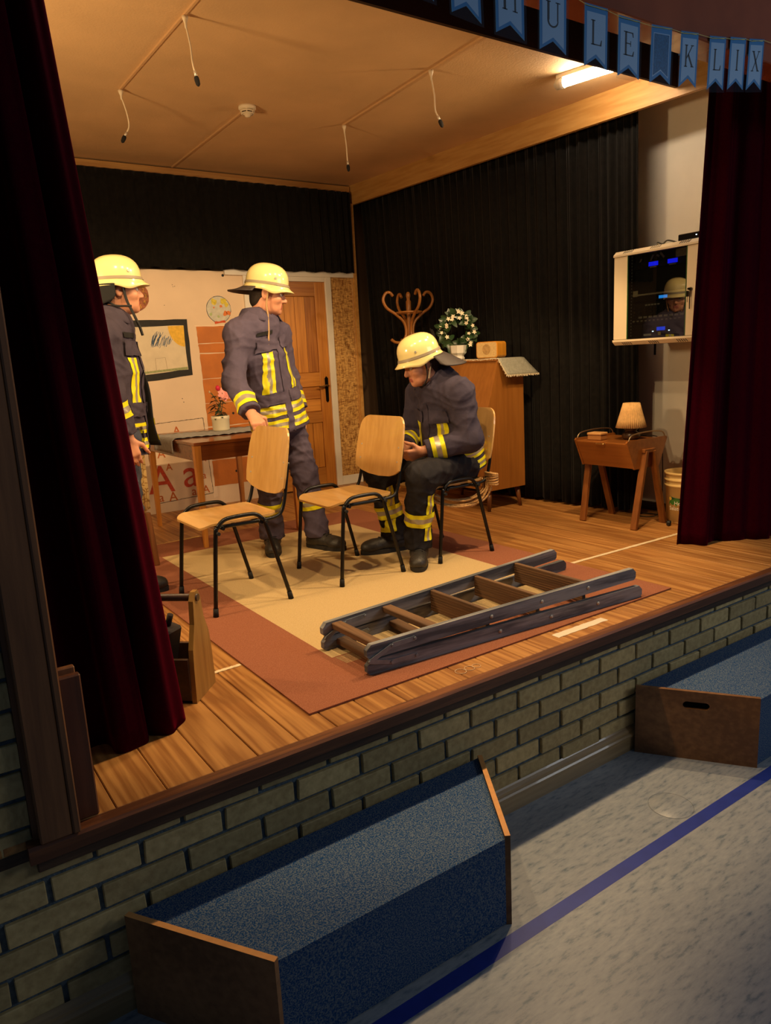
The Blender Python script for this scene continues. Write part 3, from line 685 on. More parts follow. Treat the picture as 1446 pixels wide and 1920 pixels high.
chA = make_chair('empty beech chair gripped by the standing man, nearest the left curtain', (1.212, 1.613, 0.0078))
for lab, loc in (('empty beech chair in the middle, between the gripped chair and the seated man', (1.925, 1.602, 0.0078)), ('beech chair on which the seated man sits', (2.59, 1.585, 0.0078))):
    c = clone(chA, None, loc); c['label'] = lab
# ------------------------------------------------------------------ table with runner and rose
OAK = wood('honey_wood', (204, 136, 58), (168, 102, 38), 'Z', 8, 0.4, 0.5, 3); OAKX = wood('honey_wood_top', (150, 84, 36), (112, 58, 22), 'X', 8, 0.25, 0.5, 3, coat=0.3)
tb = root('side_table', 'brown wooden table standing before the painted panel', 'table', (1.86, 3.28, 0))
tx0, tx1, ty0, ty1 = 1.478, 2.24, 2.755, 3.80
MB().box(tx0, tx1, ty0, ty1, 0.70, 0.722, .003).build('tabletop', OAKX, tb)
for a in ((tx0+.03, tx1-.03, ty0+.006, ty0+.026), (tx0+.03, tx1-.03, ty1-.026, ty1-.006)): MB().box(a[0], a[1], a[2], a[3], .60, .70, .002).build('apron', OAKX, tb)
for a in ((tx0+.006, tx0+.026, ty0+.03, ty1-.03), (tx1-.026, tx1-.006, ty0+.03, ty1-.03)): MB().box(a[0], a[1], a[2], a[3], .60, .70, .002).build('apron', OAKX, tb)
for lx in (tx0+.001, tx1-.047):
    for ly in (ty0+.001, ty1-.047):
        m = MB(); q = 0.009; zf_ = 0.0078 if ly < 3 else 0.0
        V = [(lx+q, ly+q, zf_), (lx+.046-q, ly+q, zf_), (lx+.046-q, ly+.046-q, zf_), (lx+q, ly+.046-q, zf_), (lx, ly, .70), (lx+.046, ly, .70), (lx+.046, ly+.046, .70), (lx, ly+.046, .70)]
        m.add(V, [(3,2,1,0), (4,5,6,7), (0,1,5,4), (1,2,6,5), (2,3,7,6), (3,0,4,7)]); m.build('leg', OAK, tb)
GREYC = plain('grey_felt', (168, 168, 166), 0.95, noise=0.2, nscale=40, bump=0.4, bscale=200)
def runner(u, v):
    x = 1.415 + 0.82*u; y = 3.12 + 0.42*v + 0.02*math.sin(9*u) + 0.012*math.sin(31*u)*(1 if v in (0, 1) else 0); z = 0.7245 + 0.003*abs(math.sin(14*u+3*v))
    if x < 1.478: d = 1.478-x; z -= d*1.6; x = 1.478 - 0.012 - d*0.12
    elif v == 0 or v == 1: z += 0.006*abs(math.sin(40*u))
    return (x, y, z)
o = MB().grid(runner, 60, 12).build('table_runner', GREYC); solidify(o, .003, 1.0); tag(o, 'crumpled grey felt runner lying across the brown table', 'runner')
def leaf_mb(mb, p, d, up, L, W, bend=0.3):
    d = Vector(d).normalized(); up = Vector(up); s = d.cross(up).normalized(); n2 = s.cross(d); p = Vector(p); V = []; F = []
    N = 4
    for i in range(N+1):
        t = i/N; w_ = W*math.sin(PI*min(0.98, t*0.9+0.06))**0.8; c_ = p + d*(L*t) - n2*(bend*L*t*t)
        V += [c_ - s*w_/2 + n2*(w_*.12), c_, c_ + s*w_/2 + n2*(w_*.12)]
    for i in range(N): a = 3*i; F += [(a, a+1, a+4, a+3), (a+1, a+2, a+5, a+4)]
    mb.add(V, F, True)
POT = plain('cream_ceramic', (226, 214, 184), 0.25); LEAFD = plain('dark_rose_leaf', (58, 66, 44), 0.5, noise=0.3, nscale=40); GREENST = plain('green_stem', (70, 84, 48), 0.6)
ps = root('potted_rose', 'small pink rose plant in a round cream pot on the brown table', 'plant', (1.945, 3.42, 0.7310))
MB().lathe([(0.0, 0), (.058, 0), (.064, .01), (.066, .085), (.069, .088), (.069, .112), (.062, .112), (.060, .09), (0, .088)], (1.945, 3.42, .7310), 28).build('pot', POT, ps)
m = MB()
for k in range(5): m.tube(smooth_path([(1.945+random.uniform(-.02, .02), 3.42+random.uniform(-.02, .02), .81), (1.94+random.uniform(-.03, .03), 3.42, .90), (1.93+random.uniform(-.05, .06), 3.40+random.uniform(-.03, .03), .98+random.uniform(0, .06))], 3), .0025, 5)
m.tube(smooth_path([(1.94, 3.42, .9), (1.90, 3.40, .99), (1.868, 3.39, 1.02)], 3), .0018, 5)
m.build('stem', GREENST, ps)
for k in range(46):
    a = random.uniform(0, 2*PI); h = random.uniform(.84, .99); q = random.uniform(.0, .03); mb = MB()
    leaf_mb(mb, (1.94+q*math.cos(a), 3.42+q*math.sin(a), h), (math.cos(a), math.sin(a), random.uniform(-.4, .5)), (0, 0, 1), random.uniform(.04, .075), random.uniform(.02, .034)); mb.build('leaf', LEAFD, ps)
PINK = plain('pink_petal', (240, 158, 150), 0.6, noise=0.12, nscale=40); MAG = plain('magenta_petal', (206, 30, 70), 0.6)
fn_ = Vector((-.45, -.80, .40)).normalized(); fs_ = fn_.orthogonal().normalized(); ft_ = fn_.cross(fs_)
for k in range(16):
    a = 2*PI*k/8 + .39*(k//8); mb = MB(); t = 1.0 if k < 8 else .5
    leaf_mb(mb, Vector((1.985, 3.385, 1.0))+fn_*(.008 if k > 7 else 0), (fs_*math.cos(a)+ft_*math.sin(a))*t+fn_*.45, fn_, .052, .042, .35); mb.build('petal', PINK, ps)
MB().lathe([(0, 0), (.012, .006), (.018, .02), (.014, .035), (.004, .042), (0, .043)], (1.938, 3.40, 1.03), 14).build('bud', MAG, ps)
MB().lathe([(0, 0), (.006, .004), (.007, .012), (0, .02)], (1.866, 3.39, 1.018), 10).build('bud', plain('pale_bud', (196, 170, 130), .7), ps)
# ------------------------------------------------------------------ upholstered chair half hidden by the curtain
def brocade():
    m, nt, b = new_mat('yellow_brocade'); b.inputs['Roughness'].default_value = 0.8
    tc = nt.nodes.new('ShaderNodeTexCoord'); v = nt.nodes.new('ShaderNodeTexVoronoi'); v.inputs['Scale'].default_value = 26; v.feature = 'DISTANCE_TO_EDGE'
    nt.links.new(tc.outputs['Object'], v.inputs['Vector'])
    r = nt.nodes.new('ShaderNodeValToRGB'); r.color_ramp.elements[0].position = 0.03; r.color_ramp.elements[1].position = 0.10
    r.color_ramp.elements[0].color = rgb((176, 128, 62)); r.color_ramp.elements[1].color = rgb((232, 194, 120))
    nt.links.new(v.outputs['Distance'], r.inputs['Fac']); nt.links.new(r.outputs['Color'], b.inputs['Base Color'])
    bp = nt.nodes.new('ShaderNodeBump'); bp.inputs['Strength'].default_value = 0.4; bp.inputs['Distance'].default_value = .006; nt.links.new(r.outputs['Color'], bp.inputs['Height']); nt.links.new(bp.outputs['Normal'], b.inputs['Normal'])
    return m
BROC = brocade()
uc = root('upholstered_chair', 'yellow brocade chair behind the man at the left curtain', 'chair', (0.86, 2.82, 0))
def pad(x0, x1, y0, y1, z0, z1, name):
    bm = bmesh.new(); bmesh.ops.create_cube(bm, size=1.0)
    for p in bm.verts: p.co = Vector(((x0+x1)/2+p.co.x*(x1-x0), (y0+y1)/2+p.co.y*(y1-y0), (z0+z1)/2+p.co.z*(z1-z0)))
    bmesh.ops.bevel(bm, geom=list(bm.edges), offset=.028, segments=3, affect='EDGES'); return MB().bm(bm, None, True).build(name, BROC, uc)
pad(0.62, 1.06, 2.56, 3.08, 0.33, 0.47, 'seat'); pad(1.02, 1.10, 2.55, 3.09, 0.335, 0.93, 'backrest')
WAL = wood('walnut', (128, 76, 34), (84, 46, 18), 'Z', 9, .4, .6, 3)
for lx, ly in ((1.075, 2.575), (1.075, 3.06), (0.64, 2.58), (0.64, 3.06)):
    q = .02 if lx > 1 else 0; MB().bar((lx, ly, 0.345), (lx+q, ly-.01, 0.0078 if lx > 1 else 0.0), .034, .034, (1, 0, 0), .003).build('leg', WAL, uc)
# ------------------------------------------------------------------ folded stepladder lying on the rug
OLDW = wood('weathered_grey_wood', (142, 142, 142), (76, 78, 82), 'X', 16, .75, 1.1, 6, long=0.05)
TREAD = wood('brown_tread_wood', (116, 84, 54), (74, 52, 34), 'Y', 14, .7, .8, 4)
STEEL = plain('zinc_steel', (132, 140, 146), .45, .25, noise=.2, nscale=20)
ld = root('stepladder', 'folded weathered wooden stepladder lying on the rug', 'ladder', (1.95, 0.45, 0.0072))
def rail(a, b, h=.058, t=.024):
    """rounded plank rail from a to b (bottom centre line)"""
    a = Vector(a); b = Vector(b); d = (b-a); L = d.length; d.normalize(); s = d.cross(Vector((0,0,1))).normalized(); u = s.cross(d)
    prof = [(0.012, 0), (L-.012, 0), (L, .012), (L, h-.02), (L-.02, h), (.02, h), (0, h-.02), (0, .012)]
    m = MB(); m.prism(prof, a - s*t/2, d, u, s, t); return m.build('rail', OLDW, ld)
z0 = 0.0075
lowN = ((1.196, .315, z0), (2.716, .205, z0)); lowF = ((1.19, .640, z0), (2.80, .760, z0))
upN = ((1.200, .318, z0+.061), (2.69, .222, z0+.088)); upF = ((1.193, .645, z0+.061), (2.69, .728, z0+.088))
for a, b in (lowN, lowF, upN, upF): rail(a, b)
def lp(seg, t): a = Vector(seg[0]); return a.lerp(Vector(seg[1]), t)
for k, t in enumerate((.045, .225, .405, .595, .785)):
    a = lp(upN, t); b = lp(upF, t)
    if k < 2: MB().bar(a+Vector((0, .012, .038)), b+Vector((0, -.012, .038)), .048, .026, (0,0,1), .003).build('rung', TREAD, ld)
    else:
        tr = MB().bar(a+Vector((0, .012, .006)), b+Vector((0, -.012, .006)), .022, .098, (0,0,1), .002).build('tread', TREAD, ld)
        gv = MB()
        for j in range(7): gv.bar(a+Vector((-.0118, .014, -.034+.012*j)), b+Vector((-.0118, -.014, -.034+.012*j)), .0016, .005)
        gv.build('groove', TREAD, tr)
    a = lp(lowN, t+.01); b = lp(lowF, t+.01)
    MB().bar(a+Vector((0, .012, .028)), b+Vector((0, -.012, .028)), .05 if k < 2 else .03, .026, (0,0,1), .003).build('rung', TREAD, ld)
for t in (.405, .595, .785):
    for seg, dz in ((upN, .03), (lowN, .03)):
        p = lp(seg, t+(.02 if seg is lowN else 0)) + Vector((0, -.0125, dz)); MB().tube([p+Vector((0, .004, 0)), p+Vector((0, -.003, 0)), p+Vector((0, -.0031, 0)), p+Vector((0, -.006, 0))], [.0085, .0085, .004, .004], 12).build('bolt', SCREW, ld)
for seg_u, seg_l, sg in ((upN, lowN, -1), (upF, lowF, -1)):
    h = MB(); p0 = lp(seg_u, .012)+Vector((0, -.014, .020)); p1 = lp(seg_u, .075)+Vector((0, -.014, .034)); p2 = lp(seg_u, .145)+Vector((0, -.014, .036))
    q0 = lp(seg_l, .006)+Vector((0, -.014, .056)); q1 = lp(seg_l, .07)+Vector((0, -.014, .032)); q2 = lp(seg_l, .145)+Vector((0, -.014, .032))
    h.bar(p1, p2, .003, .020, (0,0,1)); h.bar(p1, q0+Vector((0,-.002,0)), .003, .018, (0,0,1)); h.bar(q1, q2, .003, .020, (0,0,1)); h.bar(q0, q1, .003, .018, (0,0,1))
    for p in (p1, p2, q0, q1, q2): h.tube([p+Vector((0, .002, 0)), p+Vector((0, -.006, 0))], .006, 8)
    h.build('hinge', STEEL, ld)
# ------------------------------------------------------------------ wooden tool carrier
TCW = wood('carrier_wood', (176, 132, 64), (140, 98, 42), 'Z', 7, .4, .5, 3); TCD = wood('carrier_dark_wood', (84, 50, 26), (56, 32, 16), 'X', 8, .45, .5, 3)
tc_ = root('tool_carrier', 'wooden tool carrier with a dark round handle half behind the left curtain', 'tool carrier', (0.55, 0.68, 0))
d_ = (Vector((0.725, 0.666, 0)) - Vector((0.606, 0.536, 0))).normalized(); n_ = Vector((-d_.y, d_.x, 0))
if n_.x > 0: n_ = -n_
o0 = Vector((0.600, 0.530, 0.0)); W_ = .185
prof = [(0.0, .0), (0.0, .015), (.005, .13), (.012, .20), (.045, .285), (.055, .37), (.075, .40), (.105, .40), (.122, .37), (.135, .29), (.168, .22), (.178, .15), (.185, .02), (.185, .0)]
for q in (0.0, 0.44):
    MB().prism(prof, o0 + n_*q, d_, (0,0,1), n_, .018).build('end_panel', TCW, tc_)
MB().tube([o0 + d_*.09 + n_*(-.006) + Vector((0,0,.375)), o0 + d_*.09 + n_*.47 + Vector((0,0,.375))], .014, 14).build('handle', TCD, tc_)
for q, hh in ((.004, .16), (.17, .16)): MB().bar(o0 + d_*q + n_*.018 + Vector((0,0,.09)), o0 + d_*q + n_*.44 + Vector((0,0,.09)), .014, hh, (0,0,1), .002).build('side_board', TCD, tc_)
MB().bar(o0 + d_*.09 + n_*.018 + Vector((0,0,.012)), o0 + d_*.09 + n_*.44 + Vector((0,0,.012)), .16, .016, (0,0,1), .002).build('bottom_board', TCD, tc_)
p = o0 + d_*.09 + n_*.15
tag(MB().obox(p+Vector((0,0,.15)), (.09, .07, .24), Matrix.Rotation(.6, 3, 'Z') @ Matrix.Rotation(.25, 3, 'X'), .008).tube([p+Vector((.02,-.02,.27)), p+Vector((.03,-.03,.31))], .012, 8).build('tool_pouch', plain('dark_leather', (40, 32, 36), .6)), 'dark leather pouch standing in the wooden tool carrier', 'pouch')
# wooden offcuts beside the post
OFFC = wood('redbrown_offcut', (104, 60, 36), (66, 36, 22), 'Z', 9, .5, .9, 4)
tag(MB().box(0.086, 0.142, 0.050, 0.075, 0.0, 0.415, .004).build('wood_offcut', OFFC), 'red brown wooden offcut with a knot leaning upright at the post', 'wood block')
tag(MB().box(0.086, 0.135, 0.077, 0.098, 0.0, 0.43, .003).build('wood_offcut', DARKWOODZ), 'second wooden offcut just behind the red brown one at the post', 'wood block')
PENNANTS = [(1.217, 1.357, 2.433, .212, 'S', -.063), (1.404, 1.543, 2.411, .212, 'C', -.083), (1.589, 1.734, 2.389, .212, 'H', -.022), (1.787, 1.935, 2.374, .212, 'U', .02), (2.007, 2.147, 2.359, .212, 'L', .03), (2.187, 2.327, 2.356, .212, 'E', .03),
            (2.376, 2.521, 2.361, .212, '*', .085), (2.559, 2.69, 2.373, .212, 'K', .11), (2.748, 2.880, 2.39, .212, 'L', .13), (2.892, 3.025, 2.412, .212, 'I', .135), (3.031, 3.163, 2.43, .212, 'X', .15)]
# ------------------------------------------------------------------ slant-front cabinet
CABW = wood('cabinet_veneer', (164, 106, 46), (142, 88, 34), 'Z', 7, .4, .4, 3, rand=False)
cb = root('cabinet', 'brown veneered slant-front cabinet on tapered legs before the black curtain', 'cabinet', (3.78, 2.72, 0))
yb0, yb1 = 2.215, 2.985
side = [(3.585, .165), (3.965, .165), (3.955, 1.165), (3.70, 1.165), (3.585, .80)]
for y in (yb0, yb1-.018): MB().prism(side, (0, y, 0), (1,0,0), (0,0,1), (0,1,0), .018).build('side_panel', CABW, cb)
MB().box(3.585, 3.965, yb0+.018, yb1-.018, .165, .185).build('bottom_panel', CABW, cb)
MB().box(3.69, 3.957, yb0+.018, yb1-.018, 1.147, 1.165).build('top_panel', CABW, cb)
MB().box(3.945, 3.962, yb0+.018, yb1-.018, .185, 1.147).build('back_panel', CABW, cb)
dd = MB().prism([(3.592, .80), (3.702, 1.147), (3.715, 1.147), (3.605, .80)], (0, yb0+.020, 0), (1,0,0), (0,0,1), (0,1,0), yb1-yb0-.04).build('slant_flap', CABW, cb)
MB().tube([(3.66, 2.6, .98), (3.63, 2.6, .99)], .012, 10).build('knob', BRASS, dd)
for a, b in ((yb0+.02, 2.597), (2.601, yb1-.02)):
    d2 = MB().box(3.590, 3.606, a, b, .188, .796, .002).build('door', CABW, cb)
    MB().tube([(3.59, (2.57 if a < 2.5 else 2.63), .5), (3.57, (2.57 if a < 2.5 else 2.63), .5)], .01, 10).build('knob', BRASS, d2)
for lx, ly in ((3.62, 2.26), (3.915, 2.26), (3.62, 2.94), (3.915, 2.94)):
    sx = -.02 if lx < 3.7 else .02; sy = -.02 if ly < 2.7 else .02
    MB().tube([(lx+sx, ly+sy, 0), (lx, ly, .165)], [.013, .022], 12).build('leg', WAL, cb)
DENIM = plain('grey_denim', (146, 144, 130), .9, noise=.15, nscale=60, bump=.4, bscale=260)
def rn(u, v):    # lies on top, hangs over the near end
    y = 2.93 - .95*u; x = 3.695 + .262*v; z = 1.1675 + .0015*math.sin(20*u)
    if y < yb0-.004: d = yb0-.004-y; y = yb0-.006-.30*d - .02*v*d; z -= d*.55; x += (.10*d + .28*v*d)
    return (x, y, z)
o = MB().grid(rn, 34, 8).build('cabinet_runner', DENIM); solidify(o, .003, -1.0); tag(o, 'grey denim runner with frayed edges hanging over the cabinet end', 'runner')
FR = plain('fray_white', (226, 210, 178), .95)
m = MB()
for k in range(150):
    u = k/149; p = Vector(rn(u, 0)); q = p+Vector((-.006-random.uniform(0, .006), random.uniform(-.006, .006), -random.uniform(.006, .014))); m.tube([p, q], .0016, 4, False)
for k in range(50):
    v = k/49; p = Vector(rn(1, v)); q = p+Vector((random.uniform(-.006, .006), -.006, -.010-random.uniform(0, .008))); m.tube([p, q], .0018, 4, False)
f = m.build('fringe', FR, o)
# wreath plant
wp = root('flowering_wreath_plant', 'white flowering plant trained in a ring, in a white angular pot on the cabinet', 'plant', (3.86, 2.72, 1.169))
WP = Vector((3.80, 2.80, 1.1725))
MB().lathe([(0, 0), (.052, 0), (.054, .012), (.046, .022), (.050, .032), (.068, .05), (.074, .112), (.068, .112), (.060, .08), (0, .078)], WP, 8, None, False).build('pot', plain('white_ceramic', (232, 226, 214), .22), wp)
# ring in the plane facing the hall
RV = Vector((.80, -.60, 0)).normalized(); ring_c = WP + Vector((0, 0, .225)); RR = .112
ringp = [ring_c + RV*(RR*math.cos(a)) + Vector((0,0,RR*math.sin(a))) for a in [2*PI*k/30 for k in range(30)]]
MB().tube(ringp, .004, 6, closed=True).tube([WP+Vector((0,0,.08)), ring_c-Vector((0,0,RR))], .004, 6).build('stem', GREENST, wp)
LEAFG = plain('glossy_green_leaf', (48, 72, 42), .3, noise=.3, nscale=20); PETW = plain('white_petal', (240, 226, 196), .6)
for k in range(84):
    a = 2*PI*k/84 + random.uniform(-.06, .06); c = ring_c + RV*(RR*math.cos(a)) + Vector((0,0,RR*math.sin(a)))
    rad = RV*math.cos(a) + Vector((0,0,math.sin(a))); tng = -RV*math.sin(a) + Vector((0,0,math.cos(a))); out = Vector((-.60, -.80, 0))
    d = rad*random.uniform(-.5, 1) + tng*random.uniform(-.8, .8) + out*random.uniform(-.2, .7); mb = MB()
    leaf_mb(mb, c, d, out + rad*.2 + Vector((random.uniform(-.3, .3), random.uniform(-.3, .3), 0)), random.uniform(.06, .095), random.uniform(.04, .055), .25); mb.build('leaf', LEAFG, wp)
def blossom(c, nrm, r):
    nrm = Vector(nrm).normalized(); s = nrm.orthogonal().normalized(); t = nrm.cross(s); mb = MB(); a0 = random.uniform(0, 1)
    for k in range(5):
        a = a0 + 2*PI*k/5; leaf_mb(mb, c, s*math.cos(a)+t*math.sin(a)+nrm*.25, nrm, r, r*.62, .2)
    mb.build('blossom', PETW, wp)
for a in (2.2, 2.05, 1.95, 1.85, 1.0, .9, .8, .7, .95, .75, 1.4, 1.5, 2.75, 2.9, 3.2, .3, -.1, -.25, -.75, -.85, -.7, 3.6, 2.6, 1.3):
    rr = RR+random.uniform(-.02, .045); c = ring_c + RV*(rr*math.cos(a)) + Vector((0,0,rr*math.sin(a))) + Vector((-.60, -.80, 0))*random.uniform(.03, .055)
    blossom(c, Vector((-.6, -.8, .2)) + Vector((random.uniform(-.4, .4), random.uniform(-.4, .4), random.uniform(-.3, .4))), random.uniform(.014, .021))
# old radio: fabric front with rounded corners, honey wood case
rd = root('table_radio', 'small old radio with fabric front and honey wood case on the cabinet', 'radio', (3.80, 2.38, 1.171))
RC = Vector((3.80, 2.40, 1.1715)); ra = Vector((-.95, -.31, 0)).normalized(); rs_ = Vector((-ra.y, ra.x, 0))
if rs_.dot(Vector((.8, -.6, 0))) < 0: rs_ = -rs_
outl = [(u, v+.062) for u, v in rounded_rect(.185, .124, .022)]
m = MB().prism(outl, RC - ra*.07, rs_, (0,0,1), ra, .14); m.build('case', wood('radio_wood', (216, 148, 48), (186, 118, 30), 'Z', 6, .3, .4, 3, rand=False), rd)
inn = [(u, v+.062) for u, v in rounded_rect(.172, .112, .018)]
fp = MB().prism(inn, RC + ra*.0695, rs_, (0,0,1), ra, .005).build('fabric_front', plain('speaker_fabric', (204, 170, 112), .9, noise=.12, nscale=90, bump=.4, bscale=400), rd)
ov = [(.034*math.cos(2*PI*k/24), .066+.040*math.sin(2*PI*k/24)) for k in range(24)]
MB().prism(ov, RC + ra*.0735, rs_, (0,0,1), ra, .003).build('speaker_oval', plain('speaker_fabric_dark', (168, 132, 80), .9, noise=.2, nscale=60), fp)
# ------------------------------------------------------------------ bentwood coat stand
BENT = wood('bentwood', (184, 124, 62), (150, 94, 40), 'Z', 6, .35, .4, 3, rand=False)
KX, KY = 3.76, 3.40
cs = root('coat_stand', 'bentwood coat stand with curled hooks behind the seated man', 'coat stand', (KX, KY, 0))
MB().lathe([(.02, .12), (.021, 1.2), (.021, 1.52), (.017, 1.56), (.022, 1.60), (.022, 1.69), (.014, 1.70), (.016, 1.715), (.021, 1.735), (.018, 1.755), (.008, 1.768), (0, 1.77)], (KX, KY, 0), 18).build('pole', BENT, cs)
for k in range(4):
    a = -.646 + .44 + PI/2*k; e = Vector((math.cos(a), math.sin(a), 0)); B = Vector((KX, KY, 0))
    MB().tube(smooth_path([B+e*.145+Vector((0,0,1.735)), B+e*.175+Vector((0,0,1.765)), B+e*.215+Vector((0,0,1.755)), B+e*.238+Vector((0,0,1.70)), B+e*.205+Vector((0,0,1.635)), B+e*.13+Vector((0,0,1.585)), B+e*.06+Vector((0,0,1.525)), B+e*.034+Vector((0,0,1.46)), B+e*.04+Vector((0,0,1.39)), B+e*.085+Vector((0,0,1.345)), B+e*.14+Vector((0,0,1.345)), B+e*.178+Vector((0,0,1.37))], 6), .0125, 10).build('hook', BENT, cs)
    MB().tube(smooth_path([B+e*.02+Vector((0,0,.40)), B+e*.06+Vector((0,0,.22)), B+e*.13+Vector((0,0,.10)), B+e*.20+Vector((0,0,.03)), B+e*.225+Vector((0,0,.013))], 5), .013, 10).build('leg', BENT, cs)
MB().tube([(KX+.112*math.cos(t), KY+.112*math.sin(t), 1.595) for t in [2*PI*k/30 for k in range(30)]], .0095, 8, closed=True).build('ring', BENT, cs)
def coat(u, v):
    z = 1.42 - .62*v; a = -2.4 + 2.6*u; r = .05+.10*v**.6+.012*math.sin(9*a+2*v)
    return (KX+.10+r*math.cos(a)*.75, KY-.12+r*math.sin(a), z - .03*math.cos(3*u))
o = MB().grid(coat, 30, 14).build('hanging_coat', plain('charcoal_cloth', (46, 42, 42), .9, noise=.2, nscale=30)); solidify(o, .006); tag(o, 'dark charcoal coat hanging on the bentwood coat stand', 'coat')
# ------------------------------------------------------------------ sewing table, lamp, box
SEW = wood('sewing_box_wood', (160, 98, 44), (132, 76, 28), 'Y', 6, .3, .4, 3, rand=False, coat=.3); SEWD = wood('sewing_leg_wood', (140, 84, 36), (104, 58, 22), 'Z', 8, .4, .5, 3)
sw = root('sewing_table', 'wooden sewing table with splayed legs beside the white wall', 'sewing table', (3.99, 1.3, 0))
sy0, sy1 = 1.105, 1.545; zb, zt_ = .405, .572
tray = [(3.865, zb), (4.115, zb), (4.195, zt_), (3.785, zt_)]
m = MB(); V = [(x, y, z) for y in (sy0+.012, sy1-.012) for x, z in tray]
m.add(V, [(0,1,2,3), (7,6,5,4), (0,4,5,1), (1,5,6,2), (3,7,4,0)]); bx_ = m.build('body', SEW, sw)
for y in (sy0, sy1-.012):
    MB().prism([(3.860, zb-.004), (4.120, zb-.004), (4.205, zt_+.012), (4.195, zt_+.024), (3.785, zt_+.024), (3.775, zt_+.012)], (0, y, 0), (1,0,0), (0,0,1), (0,1,0), .012).build('end_panel', SEW, sw)
for a, b in ((sy0+.014, 1.324), (1.327, sy1-.014)): MB().box(3.787, 4.193, a, b, zt_-.002, zt_+.008, .002).build('lid', SEW, sw)
MB().tube(smooth_path([(3.790, 1.29, zt_-.002), (3.772, 1.295, zt_-.004), (3.77, 1.325, zt_-.004), (3.772, 1.355, zt_-.004), (3.79, 1.36, zt_-.002)], 4), .004, 8).build('grip', plain('brass_wire', (190, 150, 90), .3, .9), sw)
for y in (sy0+.006, sy1-.006):
    MB().tube(smooth_path([(3.80, y, zt_+.02), (3.815, y, zt_+.046), (3.86, y, zt_+.062), (4.0, y, zt_+.070), (4.13, y, zt_+.062), (4.17, y, zt_+.046), (4.185, y, zt_+.02)], 5), .0045, 8).build('wire_handle', plain('steel_wire', (170, 150, 120), .3, .9), sw)
for y, s in ((sy0-.012, -1), (sy1+.012, 1)):
    yf = 1.085 if s < 0 else 1.515
    for xf, xt in ((3.835, 3.955), (4.155, 4.03)):
        MB().bar((xt, y-.002*s, .515), (xf, yf, .0), .026, .046, (0, s, 0), .003).build('leg', SEWD, sw)
    MB().box(3.93, 4.055, y-.013, y+.013, .505, .530, .003).build('leg_block', SEWD, sw)
lm = root('table_lamp', 'small table lamp with a pleated beige shade on the sewing table', 'lamp', (4.02, 1.26, zt_+.008))
LC = Vector((4.02, 1.26, zt_+.008))
MB().lathe([(0, 0), (.045, 0), (.058, .014), (.060, .03), (.05, .048), (.036, .058), (.042, .066), (.044, .076), (.026, .086), (.012, .09), (.012, .14), (0, .14)], LC, 20).build('base', plain('dark_glazed_ceramic', (70, 50, 34), .3, noise=.4, nscale=40), lm)
def shade(u, v):
    a = 2*PI*u; r = (.098 - .045*v)*(1+.035*math.cos(44*a)); return (LC.x+r*math.cos(a), LC.y+r*math.sin(a), LC.z+.082+.165*v)
o = MB().grid(shade, 264, 3).build('shade', plain('pleated_beige_fabric', (222, 178, 116), .85, noise=.12, nscale=60, bump=.4, bscale=250), lm); solidify(o, .002)
tb2 = root('trinket_box', 'small pale lidded box on the sewing table', 'box', (3.89, 1.44, zt_+.008)); TB = Vector((3.885, 1.435, zt_+.009)); Rz = Matrix.Rotation(.12, 3, 'Z')
MB().obox(TB+Vector((0,0,.016)), (.085, .105, .032), Rz, .004).build('body', plain('box_cardboard', (170, 116, 62), .6), tb2)
MB().obox(TB+Vector((0,0,.042)), (.092, .112, .018), Rz, .005).build('lid', plain('box_lid', (196, 146, 88), .5), tb2)
m = MB().tube(smooth_path([(4.05, 1.24, .60), (4.21, 1.17, .575), (4.225, 1.15, .4), (4.24, 1.16, .12), (4.26, 1.22, .012), (4.2, 1.32, .006), (4.28, 1.38, .006), (4.32, 1.22, .006), (4.20, 1.10, .006), (4.12, 1.02, .006)], 6), .0035, 6)
m.obox((4.105, 1.005, .016), (.05, .028, .03), Matrix.Rotation(.5, 3, 'Z'), .006).tube([(4.08, .99, .016), (4.06, .98, .016)], .003, 6)
tag(m.build('power_cord', plain('black_cord', (18, 16, 15), .6)), 'black lamp cord with a plug on the floor by the sewing table', 'cord')
# ------------------------------------------------------------------ plastic bucket
bk = root('bucket', 'cream plastic salad bucket with wire handle beside the right red curtain', 'bucket', (4.295, 0.985, 0)); BC = Vector((4.285, 0.995, 0))
CRP = plain('cream_plastic', (222, 188, 122), .35)
MB().lathe([(0, 0), (.118, 0), (.124, .008), (.138, .255), (.146, .257), (.146, .268), (.139, .272), (.139, .292), (.147, .294), (.147, .306), (.140, .31), (.141, .335), (.149, .337), (.150, .352), (.144, .354), (.136, .345), (.132, .02), (0, .018)], BC, 40).build('body', CRP, bk)
m = MB(); s0 = Vector((.60, .80, 0)); hd_ = []
for k in range(21):
    a = PI*k/20; hd_.append(BC + s0*(.153*math.cos(a)) + Vector((-.80, -.60, 0))*(.10*math.sin(a)) + Vector((0, 0, .30 - .145*math.sin(a))))
m.tube(hd_, .0028, 8); m.tube([BC+s0*.146+Vector((0,0,.30)), BC+s0*.162+Vector((0,0,.30))], .011, 10).tube([BC-s0*.146+Vector((0,0,.30)), BC-s0*.162+Vector((0,0,.30))], .011, 10)
m.build('wire_handle', plain('galvanised_wire', (200, 180, 150), .35, .7), bk)
def curved(poly, lift, a0=math.atan2(-.62, -.78)-.60):   # onto the bucket wall; u along the girth, v = height
    return [BC + Vector(((.1255+.051*v+lift)*math.cos(a0+u/.13), (.1255+.051*v+lift)*math.sin(a0+u/.13), v)) for u, v in poly]
